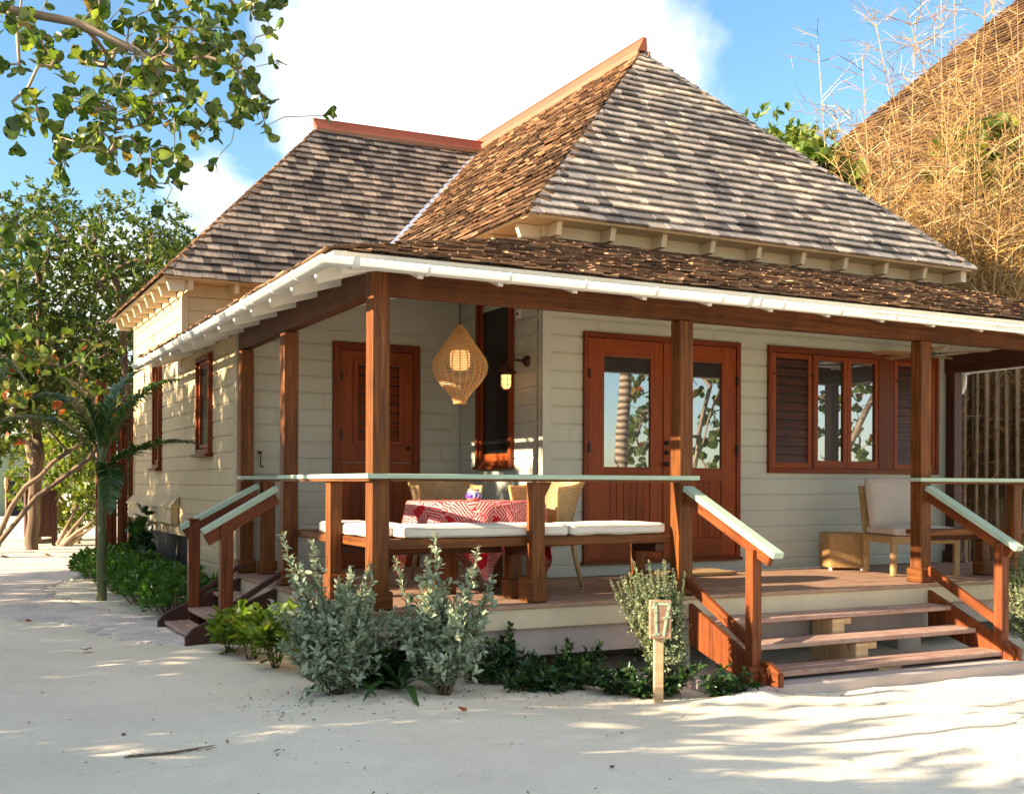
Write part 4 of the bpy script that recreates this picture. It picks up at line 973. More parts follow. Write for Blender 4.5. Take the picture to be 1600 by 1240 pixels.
# ceiling fan
t = thing('ceiling_fan', 'dark ceiling fan with tan blades under the right end of the porch roof', 'ceiling fan'); fc = (7.15, 1.42)
mb = MB(); mb.lathe([(0, 2.36), (.05, 2.365), (.085, 2.39), (.09, 2.45), (.06, 2.49), (.018, 2.50), (.018, 3.05)], (*fc, 0), 20); mb.build('motor', M['black'], t, smooth=True)
mbl = plain('fan_blade_tan', (.36, .20, .10), .5)
for k in range(5):
    a = R(20+72*k); d = Vector((math.cos(a), math.sin(a), 0)); s = Vector((-math.sin(a), math.cos(a), .18)); o = Vector((*fc, 2.41)); mb = MB()
    out = [(.16, .045), (.3, .062), (.52, .072), (.62, .06), (.66, .03)]
    mb.prism([o+d*r+s*w for r, w in out]+[o+d*r-s*w for r, w in reversed(out)], (0, 0, .008)); b = mb.build('blade', mbl, t)
    mb = MB(); mb.bar(o+d*.06, o+d*.2, .035, .012); mb.build('blade_iron', M['black'], b)

# ---------------------------------------------------------------- house number sign
t = thing('number_sign', 'weathered wooden sign on a short post in the sand with a pale green 17', 'sign')
sr = R(-17); ca, sa = math.cos(sr), math.sin(sr); sp = (1.77, -1.08)
def Sg(x, y, z): return (sp[0]+x*ca-y*sa, sp[1]+x*sa+y*ca, z)
msg = wood('sign_timber', (.22, .13, .085), (.32, .21, .145), (.42, .29, .21), .7, .2, 1, .4)
mb = MB(); mb.prism([Sg(-.034, 0, -.70), Sg(.034, 0, -.70), Sg(.034, 0, -.08), Sg(-.034, 0, -.08)], Vector(Sg(0, .035, 0))-Vector(Sg(0, 0, 0))); mb.build('post', M['paletimber'], t, bevel=.004)
mb = MB(); mb.prism([Sg(-.080, -.034, -.165), Sg(.080, -.034, -.170), Sg(.080, -.034, .105), Sg(-.080, -.034, .11)], Vector(Sg(0, .030, 0))-Vector(Sg(0, 0, 0))); bd = mb.build('board', msg, t, bevel=.005)
mb = MB()
def stroke(pts, w=.016):
    for (a, b), (c, d) in zip(pts, pts[1:]):
        p, q = Vector((a, b)), Vector((c, d)); e = (q-p).normalized()*w*.35; n = Vector((-(q-p).y, (q-p).x)).normalized()*w/2; p, q = p-e, q+e
        mb.prism([Sg(v.x, -.0385, v.y-.03) for v in (p-n, q-n, q+n, p+n)], Vector(Sg(0, .004, 0))-Vector(Sg(0, 0, 0)))
stroke([(-.058, .080), (-.040, .118), (-.036, .05), (-.036, -.02), (-.032, -.108)], .017); stroke([(-.054, -.106), (-.012, -.104)], .013)
stroke([(-.012, .112), (.064, .108), (.054, .06), (.040, .0), (.022, -.112)], .017); stroke([(.018, .010), (.066, .018)], .011)
mb.build('numerals', paint('numeral_green', (.36, .46, .31), .7, .12), bd)

# ================================================================== camera, light, sky
cam = bpy.data.cameras.new('camera'); co = bpy.data.objects.new('camera', cam); COL.objects.link(co); SC.camera = co
yaw, roll = R(27.43), R(.2)
fwd = Vector((math.sin(yaw), math.cos(yaw), 0)); rt = Vector((math.cos(yaw), -math.sin(yaw), 0)); up = Vector((0, 0, 1))
r2 = rt*math.cos(roll)+up*math.sin(roll); u2 = -rt*math.sin(roll)+up*math.cos(roll)
co.matrix_world = Matrix(((r2.x, u2.x, -fwd.x, -2.857), (r2.y, u2.y, -fwd.y, -7.711), (r2.z, u2.z, -fwd.z, .926), (0, 0, 0, 1)))
cam.sensor_width = 36; cam.lens = 1758.9/1600*36; cam.shift_y = (756.1-620)/1600; cam.clip_end = 2000; cam.clip_start = .05
SUN_E, SUN_A = R(19.5), R(4)
sd = Vector((-math.cos(SUN_E)*math.cos(SUN_A), math.cos(SUN_E)*math.sin(SUN_A), math.sin(SUN_E)))
sl = bpy.data.lights.new('sun', 'SUN'); sl.energy = 5; sl.angle = R(.5); sl.color = (1, .80, .56)
so = bpy.data.objects.new('sun', sl); COL.objects.link(so); so.rotation_euler = sd.to_track_quat('Z', 'Y').to_euler()
w = bpy.data.worlds.new('World'); SC.world = w; w.use_nodes = True; nt = w.node_tree; bg = nt.nodes['Background']
sky = N(nt, 'ShaderNodeTexSky', sky_type='NISHITA'); sky.sun_disc = False; sky.sun_elevation = SUN_E; sky.sun_rotation = R(270)+SUN_A
sky.air_density = 1.0; sky.dust_density = .3; sky.ozone_density = 2.0
tc = N(nt, 'ShaderNodeTexCoord'); gen = tc.outputs['Generated']
n1 = noise_n(nt, gen, 5.5, 9, .56, .3)
blobs = [((.38, .849, .367), .10), ((.316, .887, .337), .055), ((.451, .813, .368), .085), ((.499, .785, .365), .055), ((.523, .78, .343), .03), ((.243, .936, .225), .03), ((.207, .938, .25), .02), ((.37, .888, .29), .10), ((.46, .80, .42), .06), ((.284, .926, .247), .035), ((.42, .85, .3), .08), ((.12, .96, .16), .03)]
acc = None
for c, r in blobs:
    vd = N(nt, 'ShaderNodeVectorMath', operation='DISTANCE'); nt.links.new(gen, vd.inputs[0]); vd.inputs[1].default_value = Vector(c).normalized()
    d = N(nt, 'ShaderNodeMath', operation='MULTIPLY_ADD'); nt.links.new(vd.outputs['Value'], d.inputs[0]); d.inputs[1].default_value = -1; d.inputs[2].default_value = r
    if acc is None: acc = d.outputs[0]
    else:
        mx = N(nt, 'ShaderNodeMath', operation='SMOOTH_MAX'); nt.links.new(acc, mx.inputs[0]); nt.links.new(d.outputs[0], mx.inputs[1]); mx.inputs[2].default_value = .02; acc = mx.outputs[0]
ns = N(nt, 'ShaderNodeMath', operation='MULTIPLY_ADD'); nt.links.new(n1.outputs[0], ns.inputs[0]); ns.inputs[1].default_value = .22; ns.inputs[2].default_value = -.11
ad = N(nt, 'ShaderNodeMath', operation='ADD'); nt.links.new(acc, ad.inputs[0]); nt.links.new(ns.outputs[0], ad.inputs[1])
cr = ramp(nt, [(.470, (0, 0, 0)), (.50, (.55, .55, .55)), (.55, (1, 1, 1))]); 
sh = N(nt, 'ShaderNodeMath', operation='ADD'); nt.links.new(ad.outputs[0], sh.inputs[0]); sh.inputs[1].default_value = .5; nt.links.new(sh.outputs[0], cr.inputs[0])
# added unseen thin cloud outside the view, to neutralise the ambient light
n2 = noise_n(nt, gen, 2.2, 7, .6, .4); r2_ = ramp(nt, [(.46, (0, 0, 0)), (.62, (.85, .85, .85))]); nt.links.new(n2.outputs[0], r2_.inputs[0])
dt = N(nt, 'ShaderNodeVectorMath', operation='DOT_PRODUCT'); nt.links.new(gen, dt.inputs[0]); dt.inputs[1].default_value = Vector((.47, .82, .32)).normalized()
rd_ = ramp(nt, [(.60, (1, 1, 1)), (.80, (0, 0, 0))]); nt.links.new(dt.outputs['Value'], rd_.inputs[0])
mlt = N(nt, 'ShaderNodeMath', operation='MULTIPLY'); nt.links.new(r2_.outputs[0], mlt.inputs[0]); nt.links.new(rd_.outputs[0], mlt.inputs[1])
mxm = N(nt, 'ShaderNodeMath', operation='MAXIMUM'); nt.links.new(cr.outputs[0], mxm.inputs[0]); nt.links.new(mlt.outputs[0], mxm.inputs[1])
hs = N(nt, 'ShaderNodeHueSaturation'); hs.inputs['Saturation'].default_value = 1.12; hs.inputs['Hue'].default_value = .492; hs.inputs['Value'].default_value = 1.28; nt.links.new(sky.outputs[0], hs.inputs['Color'])
n5 = noise_n(nt, gen, 9, 6, .6); r5 = ramp(nt, [(.36, (6.8, 6.7, 6.6)), (.58, (9.5, 9.0, 8.3))]); nt.links.new(n5.outputs[0], r5.inputs[0])
SKYC = mix(nt, mxm.outputs[0], hs.outputs[0], r5.outputs[0])
nt.links.new(SKYC, bg.inputs[0]); bg.inputs[1].default_value = .058
SC.view_settings.view_transform = 'Standard'; SC.view_settings.look = 'None'; SC.view_settings.gamma = 1; SC.view_settings.use_curve_mapping = False
SC.view_settings.exposure = 2.0
SC.render.engine = 'CYCLES'; SC.cycles.use_denoising = True; SC.cycles.max_bounces = 6; SC.cycles.transparent_max_bounces = 6
SC.cycles.sample_clamp_indirect = 6; SC.cycles.caustics_reflective = False; SC.cycles.caustics_refractive = False
# ================================================================== vegetation
def hi_round():
    V = [(0, 0, 0), (0, .3, -.03), (0, .6, -.03), (0, .85, 0), (0, 1.0, .03)]; prof = [(.03, 0), (.15, .14), (.28, .36), (.37, .62), (.35, .83), (.20, .97)]
    F = []
    for sg in (-1, 1):
        b = len(V); V += [(sg*x, y, .16*x+.05*math.sin(y*5)) for x, y in prof]
        mids = [0, 1, 1, 2, 3, 4]
        for i in range(5):
            a, c = b+i, b+i+1; t = [(mids[i], a, c)]+([(mids[i], c, mids[i+1])] if mids[i] != mids[i+1] else [])
            F += [x if sg > 0 else x[::-1] for x in t]
        F.append((4, 3, b+5) if sg < 0 else (4, b+5, 3))
    return np.array(V), np.array([f for f in F if len(set(f)) == 3])
TPL = {
 'hiround': hi_round(),
 'round': (np.array([(0, 0, 0), (0, .5, -.03), (0, 1, .02), (-.40, .30, .09), (-.44, .78, .12), (.40, .30, .09), (.44, .78, .12)]), np.array([(0, 1, 3), (1, 4, 3), (1, 2, 4), (0, 5, 1), (1, 5, 6), (1, 6, 2)])),
 'oval': (np.array([(0, 0, 0), (0, .5, -.02), (0, 1, -.06), (-.20, .35, .05), (-.19, .72, .05), (.20, .35, .05), (.19, .72, .05)]), np.array([(0, 1, 3), (1, 4, 3), (1, 2, 4), (0, 5, 1), (1, 5, 6), (1, 6, 2)])),
 'spoon': (np.array([(0, 0, 0), (0, .55, -.03), (0, 1, .05), (-.07, .3, .01), (-.24, .75, .07), (.07, .3, .01), (.24, .75, .07)]), np.array([(0, 1, 3), (1, 4, 3), (1, 2, 4), (0, 5, 1), (1, 5, 6), (1, 6, 2)])),
 'small': (np.array([(0, 0, 0), (0, 1, 0), (-.24, .5, .07), (.24, .5, .07)]), np.array([(0, 1, 2), (0, 3, 1)])),
 'needle': (np.array([(0, 0, 0), (0, 1, 0), (-.10, .5, .03), (.10, .5, .03)]), np.array([(0, 1, 2), (0, 3, 1)])),
}
def leaf_arrays(P, Dv, Nv, S, tpl):
    tv, tf = TPL[tpl]; P, Dv, Nv, S = map(np.asarray, (P, Dv, Nv, S))
    Dv = Dv/np.linalg.norm(Dv, axis=1, keepdims=True); X = np.cross(Dv, Nv); X /= np.linalg.norm(X, axis=1, keepdims=True)+1e-9; Z = np.cross(X, Dv)
    W = RNG.uniform(.8, 1.15, len(P))
    V = P[:, None]+S[:, None, None]*(tv[None, :, 0:1]*W[:, None, None]*X[:, None]+tv[None, :, 1:2]*Dv[:, None]+tv[None, :, 2:3]*Z[:, None])
    F = tf[None]+np.arange(len(P))[:, None, None]*len(tv)
    return V.reshape(-1, 3), F.reshape(-1, 3)
def leaves(name, P, Dv, Nv, S, tpl, m, parent, **k):
    V, F = leaf_arrays(P, Dv, Nv, S, tpl); return npmesh(name, V, F, m, parent, nper=3, **k)
def rosettes(P, A, k, tilt, size, sv=.25, jitter=.25, off=.0):
    """k leaves round each axis A at points P -> arrays"""
    P = np.asarray(P, float); A = np.asarray(A, float); A = A/np.linalg.norm(A, axis=1, keepdims=True); n = len(P)
    ref = np.where(np.abs(A[:, 2:3]) < .9, np.array([[0, 0, 1.]]), np.array([[1., 0, 0]])); X = np.cross(A, ref); X /= np.linalg.norm(X, axis=1, keepdims=True); Y = np.cross(A, X)
    ph = RNG.uniform(0, 6.28, (n, 1))+np.arange(k)[None]*(2*math.pi/k)+RNG.normal(0, .25, (n, k)); th = RNG.uniform(tilt[0], tilt[1], (n, k))
    rad = np.cos(ph)[..., None]*X[:, None]+np.sin(ph)[..., None]*Y[:, None]
    D = A[:, None]*np.cos(th)[..., None]+rad*np.sin(th)[..., None]; Nn = A[:, None]*np.sin(th)[..., None]-rad*np.cos(th)[..., None]
    D = D+RNG.normal(0, jitter, D.shape); Nn = Nn+RNG.normal(0, jitter, D.shape)
    S = size*RNG.uniform(1-sv, 1+sv, (n, k)); PP = P[:, None]+A[:, None]*RNG.uniform(-off, off, (n, k, 1))+D*0
    return PP.reshape(-1, 3), D.reshape(-1, 3), Nn.reshape(-1, 3), S.ravel()
def colonize(limbs, tips, wob=.12, rtwig=.005, rmax=.2, sag=0.0):
    """join every tip to the nearest wood; returns tubes and tip directions. limbs: list of polylines whose first starts at the ground"""
    pts = []; par = []
    for L in limbs:
        L = [np.array(p, float) for p in L]; prev = -1
        if pts:
            d = np.linalg.norm(np.array(pts)-L[0], axis=1); prev = int(np.argmin(d))
        for i, p in enumerate(L):
            if i and np.linalg.norm(p-L[i-1]) > .35:
                q = L[i-1]; m = int(np.linalg.norm(p-q)/.3)
                for t in range(1, m): pts.append(q+(p-q)*t/m+RNG.normal(0, wob*.15, 3)); par.append(prev); prev = len(pts)-1
            pts.append(p); par.append(prev); prev = len(pts)-1
    root = pts[0]; tips = sorted([np.array(t, float) for t in tips], key=lambda t: min(np.linalg.norm(t-p) for p in pts))
    ends = []; dirs = []
    for t in tips:
        A = np.array(pts); d = np.linalg.norm(A-t, axis=1); i = int(np.argmin(d)); q = pts[i]; L = d[i]
        m = max(2, int(L/.22)); prev = i; mid = RNG.normal(0, wob*L, 3); mid[2] -= sag*L
        for k in range(1, m+1):
            u = k/m; p = q+(t-q)*u+mid*math.sin(u*math.pi)*.9+(RNG.normal(0, .012, 3) if k < m else 0); pts.append(p); par.append(prev); prev = len(pts)-1
        ends.append(prev); dirs.append(pts[prev]-pts[par[prev]])
    n = len(pts); cnt = np.ones(n)*.0
    for e in ends: cnt[e] = 1
    kids = [[] for _ in range(n)]
    for i, p in enumerate(par):
        if p >= 0: kids[p].append(i)
    for i in range(n-1, -1, -1):
        if par[i] >= 0: cnt[par[i]] += max(cnt[i], .3)
    rad = np.minimum(rtwig*np.sqrt(np.maximum(cnt, 1)), rmax)
    tubes = []; seen = set()
    starts = [i for i in range(n) if par[i] < 0]
    stack = [(s, None) for s in starts]
    while stack:
        i, frm = stack.pop(); line = [frm, i] if frm is not None else [i]
        while kids[i]:
            ks = sorted(kids[i], key=lambda k: -cnt[k])
            for k in ks[1:]: stack.append((k, i))
            i = ks[0]; line.append(i)
        if len(line) > 1:
            rr = [rad[j] for j in line]
            if frm is not None: rr[0] = rr[1]
            tubes.append(([pts[j] for j in line], rr))
    return tubes, [pts[e] for e in ends], dirs
def wood_mesh(tubes, m, parent, name='trunk', n=6):
    mb = MB()
    for P, r in tubes: mb.tube(P, r, n if max(r) > .03 else 4, False)
    return mb.build(name, m, parent, smooth=True)
M['bark'] = wood('pale_bark', (.16, .115, .08), (.30, .23, .165), (.44, .36, .27), .8, .2, .5, .7)
M['barkm'] = wood('tan_bark', (.11, .075, .05), (.20, .145, .10), (.29, .22, .15), .85, .2, .5, .7)
M['barkd'] = wood('dark_bark', (.07, .05, .035), (.14, .10, .07), (.22, .17, .12), .85, .2, .5, .6)
SG = [(.045, .085, .015), (.07, .12, .02), (.10, .155, .03), (.16, .20, .045), (.055, .10, .02), (.09, .14, .03), (.20, .22, .06), (.08, .12, .02), (.06, .11, .02), (.11, .15, .03), (.13, .18, .04), (.05, .09, .02), (.09, .12, .03), (.17, .19, .05), (.07, .12, .02), (.10, .14, .03), (.06, .10, .02), (.26, .16, .04), (.30, .06, .02)]
M['sgleaf'] = leafmat('broad_leaf', SG, .35, .35, .5)
SG0 = lambda L: [tuple(min(.6, c*f) for c, f in zip(q, (1.45, 1.4, 1.3))) for q in L]
M['sgleaf0'] = leafmat('sea_grape_leaf', SG0(SG[:3]+SG[4:8])+[(.06, .11, .02), (.11, .15, .03), (.13, .18, .04), (.05, .09, .02), (.09, .12, .03), (.07, .12, .02), (.10, .14, .03), (.16, .20, .045), (.06, .10, .02), (.19, .24, .06)]*2+[(.26, .18, .04)], .24, .45, .6)
M['sgleaf2'] = leafmat('broad_leaf_autumn', [(.06, .10, .02), (.10, .14, .03), (.16, .17, .04), (.12, .15, .03), (.08, .12, .02), (.12, .17, .03), (.05, .09, .02), (.22, .18, .04), (.07, .13, .02), (.10, .15, .03), (.36, .09, .025), (.06, .10, .02), (.09, .14, .025)], .35, .35, .5)
M['fleaf'] = leafmat('forest_leaf', [(.04, .07, .014), (.065, .11, .02), (.10, .15, .03), (.05, .09, .018), (.18, .21, .05), (.08, .125, .025)], .5, .30, .3)
M['fleafl'] = leafmat('bright_leaf', [(.08, .14, .02), (.13, .20, .03), (.20, .25, .05), (.10, .16, .03), (.26, .27, .06)], .5, .4, .3)
M['hedge'] = leafmat('spoon_leaf', [(.05, .13, .018), (.075, .17, .025), (.10, .21, .035), (.06, .15, .02)], .4, .3, .4)
M['yleaf'] = leafmat('yellow_green_leaf', [(.12, .20, .02), (.18, .26, .03), (.09, .17, .02), (.26, .28, .05)], .45, .35, .4)
M['silver'] = leafmat('silver_leaf', [(.23, .28, .18), (.31, .37, .25), (.40, .46, .33), (.27, .32, .21), (.36, .43, .31)], .55, .2, .3, (1.2, 1.25, .9))
M['rosem'] = leafmat('grey_green_fine_leaf', [(.20, .25, .13), (.28, .33, .19), (.16, .21, .11), (.36, .40, .25)], .6, .25, .3, (1.2, 1.25, .8))
M['darkleaf'] = leafmat('dark_glossy_leaf', [(.018, .05, .014), (.03, .075, .02), (.045, .10, .025)], .35, .2, .5)
m, nt, bs = mat('coconut_bark'); mp = mapping(nt, None, (1, 1, 1)); wv = N(nt, 'ShaderNodeTexWave', bands_direction='Z'); wv.inputs['Scale'].default_value = 2.6; wv.inputs['Distortion'].default_value = 3; wv.inputs['Detail'].default_value = 4; nt.links.new(mp.outputs[0], wv.inputs[0])
r = ramp(nt, [(.1, (.12, .075, .045)), (.35, (.34, .24, .16)), (.9, (.50, .38, .27))]); nt.links.new(wv.outputs[0], r.inputs[0]); nt.links.new(r.outputs[0], bs.inputs['Base Color']); bs.inputs['Roughness'].default_value = .9; bump(nt, wv.outputs[0], .8, .03, bs); M['palmbark'] = m
M['palm'] = leafmat('palm_leaf', [(.022, .06, .016), (.04, .095, .022), (.06, .125, .03)], .35, .25, .5)
M['palmstem'] = wood('palm_stem_green', (.07, .09, .035), (.13, .155, .07), (.19, .21, .11), .5, .3, .6, .4)
M['straw'] = leafmat('dry_bamboo_twig', [(.25, .135, .04), (.36, .215, .07), (.44, .29, .115), (.15, .08, .028), (.48, .36, .19), (.31, .18, .055)], .6, .0, .2)
M['straw2'] = wood('dry_bamboo_culm', (.30, .17, .07), (.42, .26, .12), (.5, .34, .18), .45, .4, .3, .4)

def ell(c, r, n, lo=.55, zmin=None):
    out = []
    while len(out) < n:
        v = RNG.normal(0, 1, 3); v /= np.linalg.norm(v); p = np.array(c)+v*np.array(r)*RNG.uniform(lo, 1)**.7
        k = noise.noise(Vector(p*.9)); 
        if k < -.18 and random.random() < .75: continue
        if zmin is not None and p[2] < zmin: continue
        out.append(p)
    return out
def tree(name, label, cat, limbs, tips, leaf, size, k=7, bark='bark', group=None, tpl='oval', tilt=(.5, 1.3), rt=.006, rmax=.16, wob=.12, up=.4, extra=0, spread=.0):
    t = thing(name, label, cat, group=group)
    tubes, ends, dirs = colonize(limbs, tips, wob, rt, rmax); wood_mesh(tubes, M[bark], t)
    E = np.array(ends); Dd = np.array(dirs); Dd /= np.linalg.norm(Dd, axis=1, keepdims=True)+1e-9; Dd[:, 2] += up
    if extra:
        E = np.concatenate([E]+[E+RNG.normal(0, spread, E.shape) for _ in range(extra)]); Dd = np.concatenate([Dd]+[Dd+RNG.normal(0, .5, Dd.shape) for _ in range(extra)])
    a = rosettes(E, Dd, k, tilt, size, .3, .25, size*.5); leaves('crown', *a, tpl, M[leaf], t); return t

# ---- sea grape tree whose branches hang into the upper left of the picture
tips = []
while len(tips) < 450:
    x, y, z = U(-3.2, -.30), U(.2, 2.2), U(2.2, 5.2)
    lim = np.interp(x, [-3.3, -2.2, -1.75, -1.3, -.9, -.62, -.45, -.30], [2.3, 3.15, 3.35, 3.1, 3.45, 3.6, 3.75, 4.3])
    if z < lim: continue
    if noise.noise(Vector((x*1.5, y*1.2, z*1.5))) < -.12 and random.random() < .8: continue
    tips.append((x, y, z))
tips += [(-.20, .55, 3.72), (-1.28, 1.05, 3.02), (-1.15, 1.1, 3.35), (-.6, .7, 3.62)]
tips += [(U(-2.75, -2.05), U(1.4, 2.4), U(1.9, 3.1)) for _ in range(26)]
limbs = [[(-4.9, 1.4, -1.6), (-4.8, 1.35, .6), (-4.95, 1.45, 1.8), (-4.6, 1.4, 2.9), (-4.0, 1.3, 3.7), (-3.0, 1.2, 4.35), (-1.9, 1.1, 4.3), (-1.2, .9, 4.0)],
         [(-4.0, 1.3, 3.7), (-3.1, 1.7, 3.75), (-2.3, 1.6, 3.8), (-1.6, 1.3, 3.5)], [(-4.6, 1.4, 2.9), (-3.8, 1.8, 2.9), (-3.0, 2.0, 2.8), (-2.4, 1.9, 2.6)],
         [(-4.0, 1.3, 3.7), (-3.4, .9, 4.7), (-2.4, .6, 5.1), (-1.4, .6, 5.0)], [(-4.6, 1.4, 2.9), (-5.4, 1.0, 4.0), (-5.8, .8, 5)]]
K_ = .62; near_ = lambda q: tuple(c+(v-c)*K_ for v, c in zip(q, (-2.857, -7.711, .926)))
t = tree('sea_grape_tree', 'big round-leaved sea grape branches hanging against the sky at the upper left', 'tree', [[near_(q) for q in l] for l in limbs], [near_(q) for q in tips], 'sgleaf0', .061, 6, tpl='hiround', tilt=(.5, 1.25), rt=.0022, rmax=.035, wob=.16, up=.25)

# ---- trees that stand left of the picture and shade the sand
def crown_tree(name, label, x, y, z0, zc, rx, ry, rz, n, leaf='sgleaf', size=.16, k=7, tpl='oval', group=None, cat='tree', extra=1, bark='bark', trunk_r=.13, rt=.008, lean=0):
    limbs = [[(x, y, z0), (x+lean*.3+U(-.1, .1), y+U(-.1, .1), z0+(zc-z0)*.45), (x+lean, y, zc)]]
    for i in range(4):
        a = U(0, 6.28); b = limbs[0][1]; limbs.append([b, (b[0]+math.cos(a)*rx*.35, b[1]+math.sin(a)*ry*.35, zc), (x+lean+math.cos(a)*rx*.6, y+math.sin(a)*ry*.6, zc+rz*U(-.1, .4))])
    return tree(name, label, cat, limbs, ell((x+lean, y, zc), (rx, ry, rz), n), leaf, size, k, bark, group, tpl, rt=rt, rmax=trunk_r, extra=extra, spread=size*1.6)
sgp = 'shade trees standing left of the sandy yard'
crown_tree('shade_tree', 'low broad-leaved tree left of the yard, shading the sand before the number sign', -7.8, -4.9, -.55, 1.1, 2.0, 3.0, 2.05, 950, 'sgleaf', .17, 9, group=sgp, extra=3)
crown_tree('shade_tree', 'dense bushy tree left of the yard, level with the corner post', -7.4, -.5, -.55, .80, 1.6, 2.7, 1.70, 800, 'sgleaf', .17, 9, group=sgp, extra=3)
crown_tree('shade_tree', 'taller tree left of the yard, level with the side steps', -8.0, 4.7, -.55, 2.3, 1.9, 2.6, 2.75, 850, 'sgleaf', .17, 9, group=sgp, extra=3)
crown_tree('shade_tree', 'tall tree left of the path, level with the far end of the cottage', -8.6, 8.9, -.55, 2.4, 2.0, 3.4, 3.1, 950, 'sgleaf', .17, 9, group=sgp, extra=3)

# ---- trees behind the cottage on the left
bg_ = 'trees growing behind the left end of the cottage'
T = [(-3.2, 15.5, 3.9, 2.1, 2.0, 2.1, 'fleaf', 'dark tree at the far left, behind the small palm crown'),
     (-.9, 18.0, 4.6, 2.2, 2.0, 2.6, 'fleaf', 'tallest thin-crowned tree behind the left roof, with sky between its twigs'),
     (.9, 16.2, 3.9, 1.9, 1.8, 2.9, 'fleaf', 'dense dark tree directly behind the left eave of the cottage'),
     (2.6, 19.0, 4.2, 2.0, 2.0, 2.6, 'fleaf', 'tree half hidden behind the lower left roof slope'),
     (-2.6, 22.0, 4.8, 2.6, 2.4, 3.2, 'fleaf', 'distant tree filling the gap above the green cabin'),
     (.6, 23.5, 4.4, 3.0, 2.4, 3.6, 'fleaf', 'distant tree behind the dark one at the eave'),
     (-2.3, 17.0, 2.6, 1.3, 1.2, 1.5, 'fleaf', 'dark low-crowned tree at the left edge, just above the leaning trunks')]
for x, y, zc, rx, ry, rz, lf, lb in T:
    crown_tree('broadleaf_tree', lb, x, y, -.55, zc, rx, ry, rz, 520, lf, .125, 7, group=bg_, extra=2, bark='barkd', rt=.006)
crown_tree('bright_shrub', 'sunlit yellow-green shrub behind the rear corner of the cottage', .7, 19.5, -.5, 2.0, 1.5, 1.3, 1.9, 300, 'fleafl', .16, 7, cat='shrub', extra=1, rt=.006)
crown_tree('bright_shrub', 'leafy green shrub between the leaning branches and the bamboo poles', .2, 22.0, -.5, .9, 1.3, 1.2, 1.3, 220, 'fleafl', .14, 7, cat='shrub', extra=1, rt=.006)
# leaning sea grapes over the path
t = tree('leaning_tree', 'sea grape with bare leaning trunks and orange leaves at the left edge above the path', 'tree',
     [[(-1.95, 13.2, -.55), (-1.77, 13.13, .08), (-1.39, 12.94, .86), (-.53, 12.49, 1.62), (-.1, 12.3, 2.2)], [(-1.39, 12.94, .86), (-2.2, 12.6, 1.7), (-2.6, 12.2, 2.4)], [(-1.77, 13.13, .08), (-2.6, 13.3, 1.2), (-2.9, 13.2, 2.4)]],
     [(U(-2.9, -1.4), U(11.5, 13.5), U(1.5, 3.6)) for _ in range(60)]+[(U(-1.6, -.2), U(11.8, 13), U(2.0, 3.4)) for _ in range(34)], 'sgleaf2', .15, 5, tpl='round', rt=.006, rmax=.045, bark='barkm')
t = tree('leaning_tree', 'second leaning trunk, lower and longer, crossing before the dark cabinet', 'tree',
     [[(-2.1, 12.2, -.55), (-1.83, 12.04, -.02), (-1.33, 11.78, .68), (-.92, 11.57, 1.02), (-.56, 11.38, 1.32), (-.3, 11.2, 1.8)]],
     [(U(-.9, -.1), U(10.9, 11.8), U(1.6, 2.4)) for _ in range(26)], 'sgleaf2', .14, 5, tpl='round', rt=.008, rmax=.04, bark='barkm')
t = tree('old_tree', 'thick pale-barked trunk standing at the front of the green cabin', 'tree',
     [[(-.62, 20.4, -.5), (-.60, 20.42, .4), (-.72, 20.47, 1.42), (-.79, 20.51, 1.86), (-.6, 20.41, 3.2)], [(-.6, 20.42, .5), (-.3, 20.2, .85), (.1, 20, .8), (.35, 19.8, .55)], [(-.72, 20.47, 1.42), (-1.3, 20.3, 2.4)], [(-.17, 21.3, -.5), (-.17, 21.32, .83), (-.12, 21.29, 1.6), (-.03, 21.24, 3.0)]],
     ell((-.7, 20.6, 3.7), (1.8, 1.2, 1.1), 150), 'sgleaf2', .15, 6, tpl='round', rt=.014, rmax=.11, extra=1, spread=.2, bark='barkm')
# driftwood stump, cabinet, torch, bollard, poles
mb = MB()
for a, b, r in (((-.25, 19.1, -.5), (.3, 18.9, .30), .07), ((-.2, 19.0, -.45), (.45, 18.7, .12), .06), ((-.3, 19.1, -.45), (.1, 19.2, .35), .05), ((-.1, 19.0, -.5), (.5, 18.9, .02), .05)):
    a, b = Vector(a), Vector(b); mb.tube([a, a.lerp(b, .4)+Vector((.03, 0, .05)), a.lerp(b, .75), b], [r, r*.8, r*.5, r*.25], 7)
tag(mb.build('driftwood', M['bark'], smooth=True), 'forked driftwood lying on the sand beside the dark cabinet', 'driftwood')
t = thing('cabinet', 'dark red timber cabinet on short legs under the pale-barked trunk', 'cabinet')
mb = MB(); mb.box(-.95, 19.25, -.28, -.30, 19.7, .72); mb.build('body', M['darkwood'], t, bevel=.01)
mb = MB(); mb.box(-.98, 19.22, .72, -.27, 19.73, .76); mb.build('top', M['darkwood'], t, bevel=.01)
for i in range(5):
    mb = MB(); mb.box(-.945+i*.13, 19.235, -.26, -.825+i*.13, 19.25, .70); mb.build('board', M['darkwood'], t)
for x in (-.93, -.37):
    for y in (19.27, 19.62): mb = MB(); mb.box(x, y, -.52, x+.05, y+.05, -.28); mb.build('leg', M['darkwood'], t)
t = thing('torch', 'thin bamboo torch standing before the dark doorway of the green cabin', 'torch'); mb = MB(); mb.tube([(-.83, 28.4, -.5), (-.82, 28.4, .75)], .02, 8); mb.build('pole', M['straw2'], t, smooth=True); mb = MB(); mb.lathe([(.02, .70), (.05, .80), (.055, 1.0), (.03, 1.08), (0, 1.1)], (-.82, 28.4, 0), 10); mb.build('holder', M['straw2'], t, smooth=True)
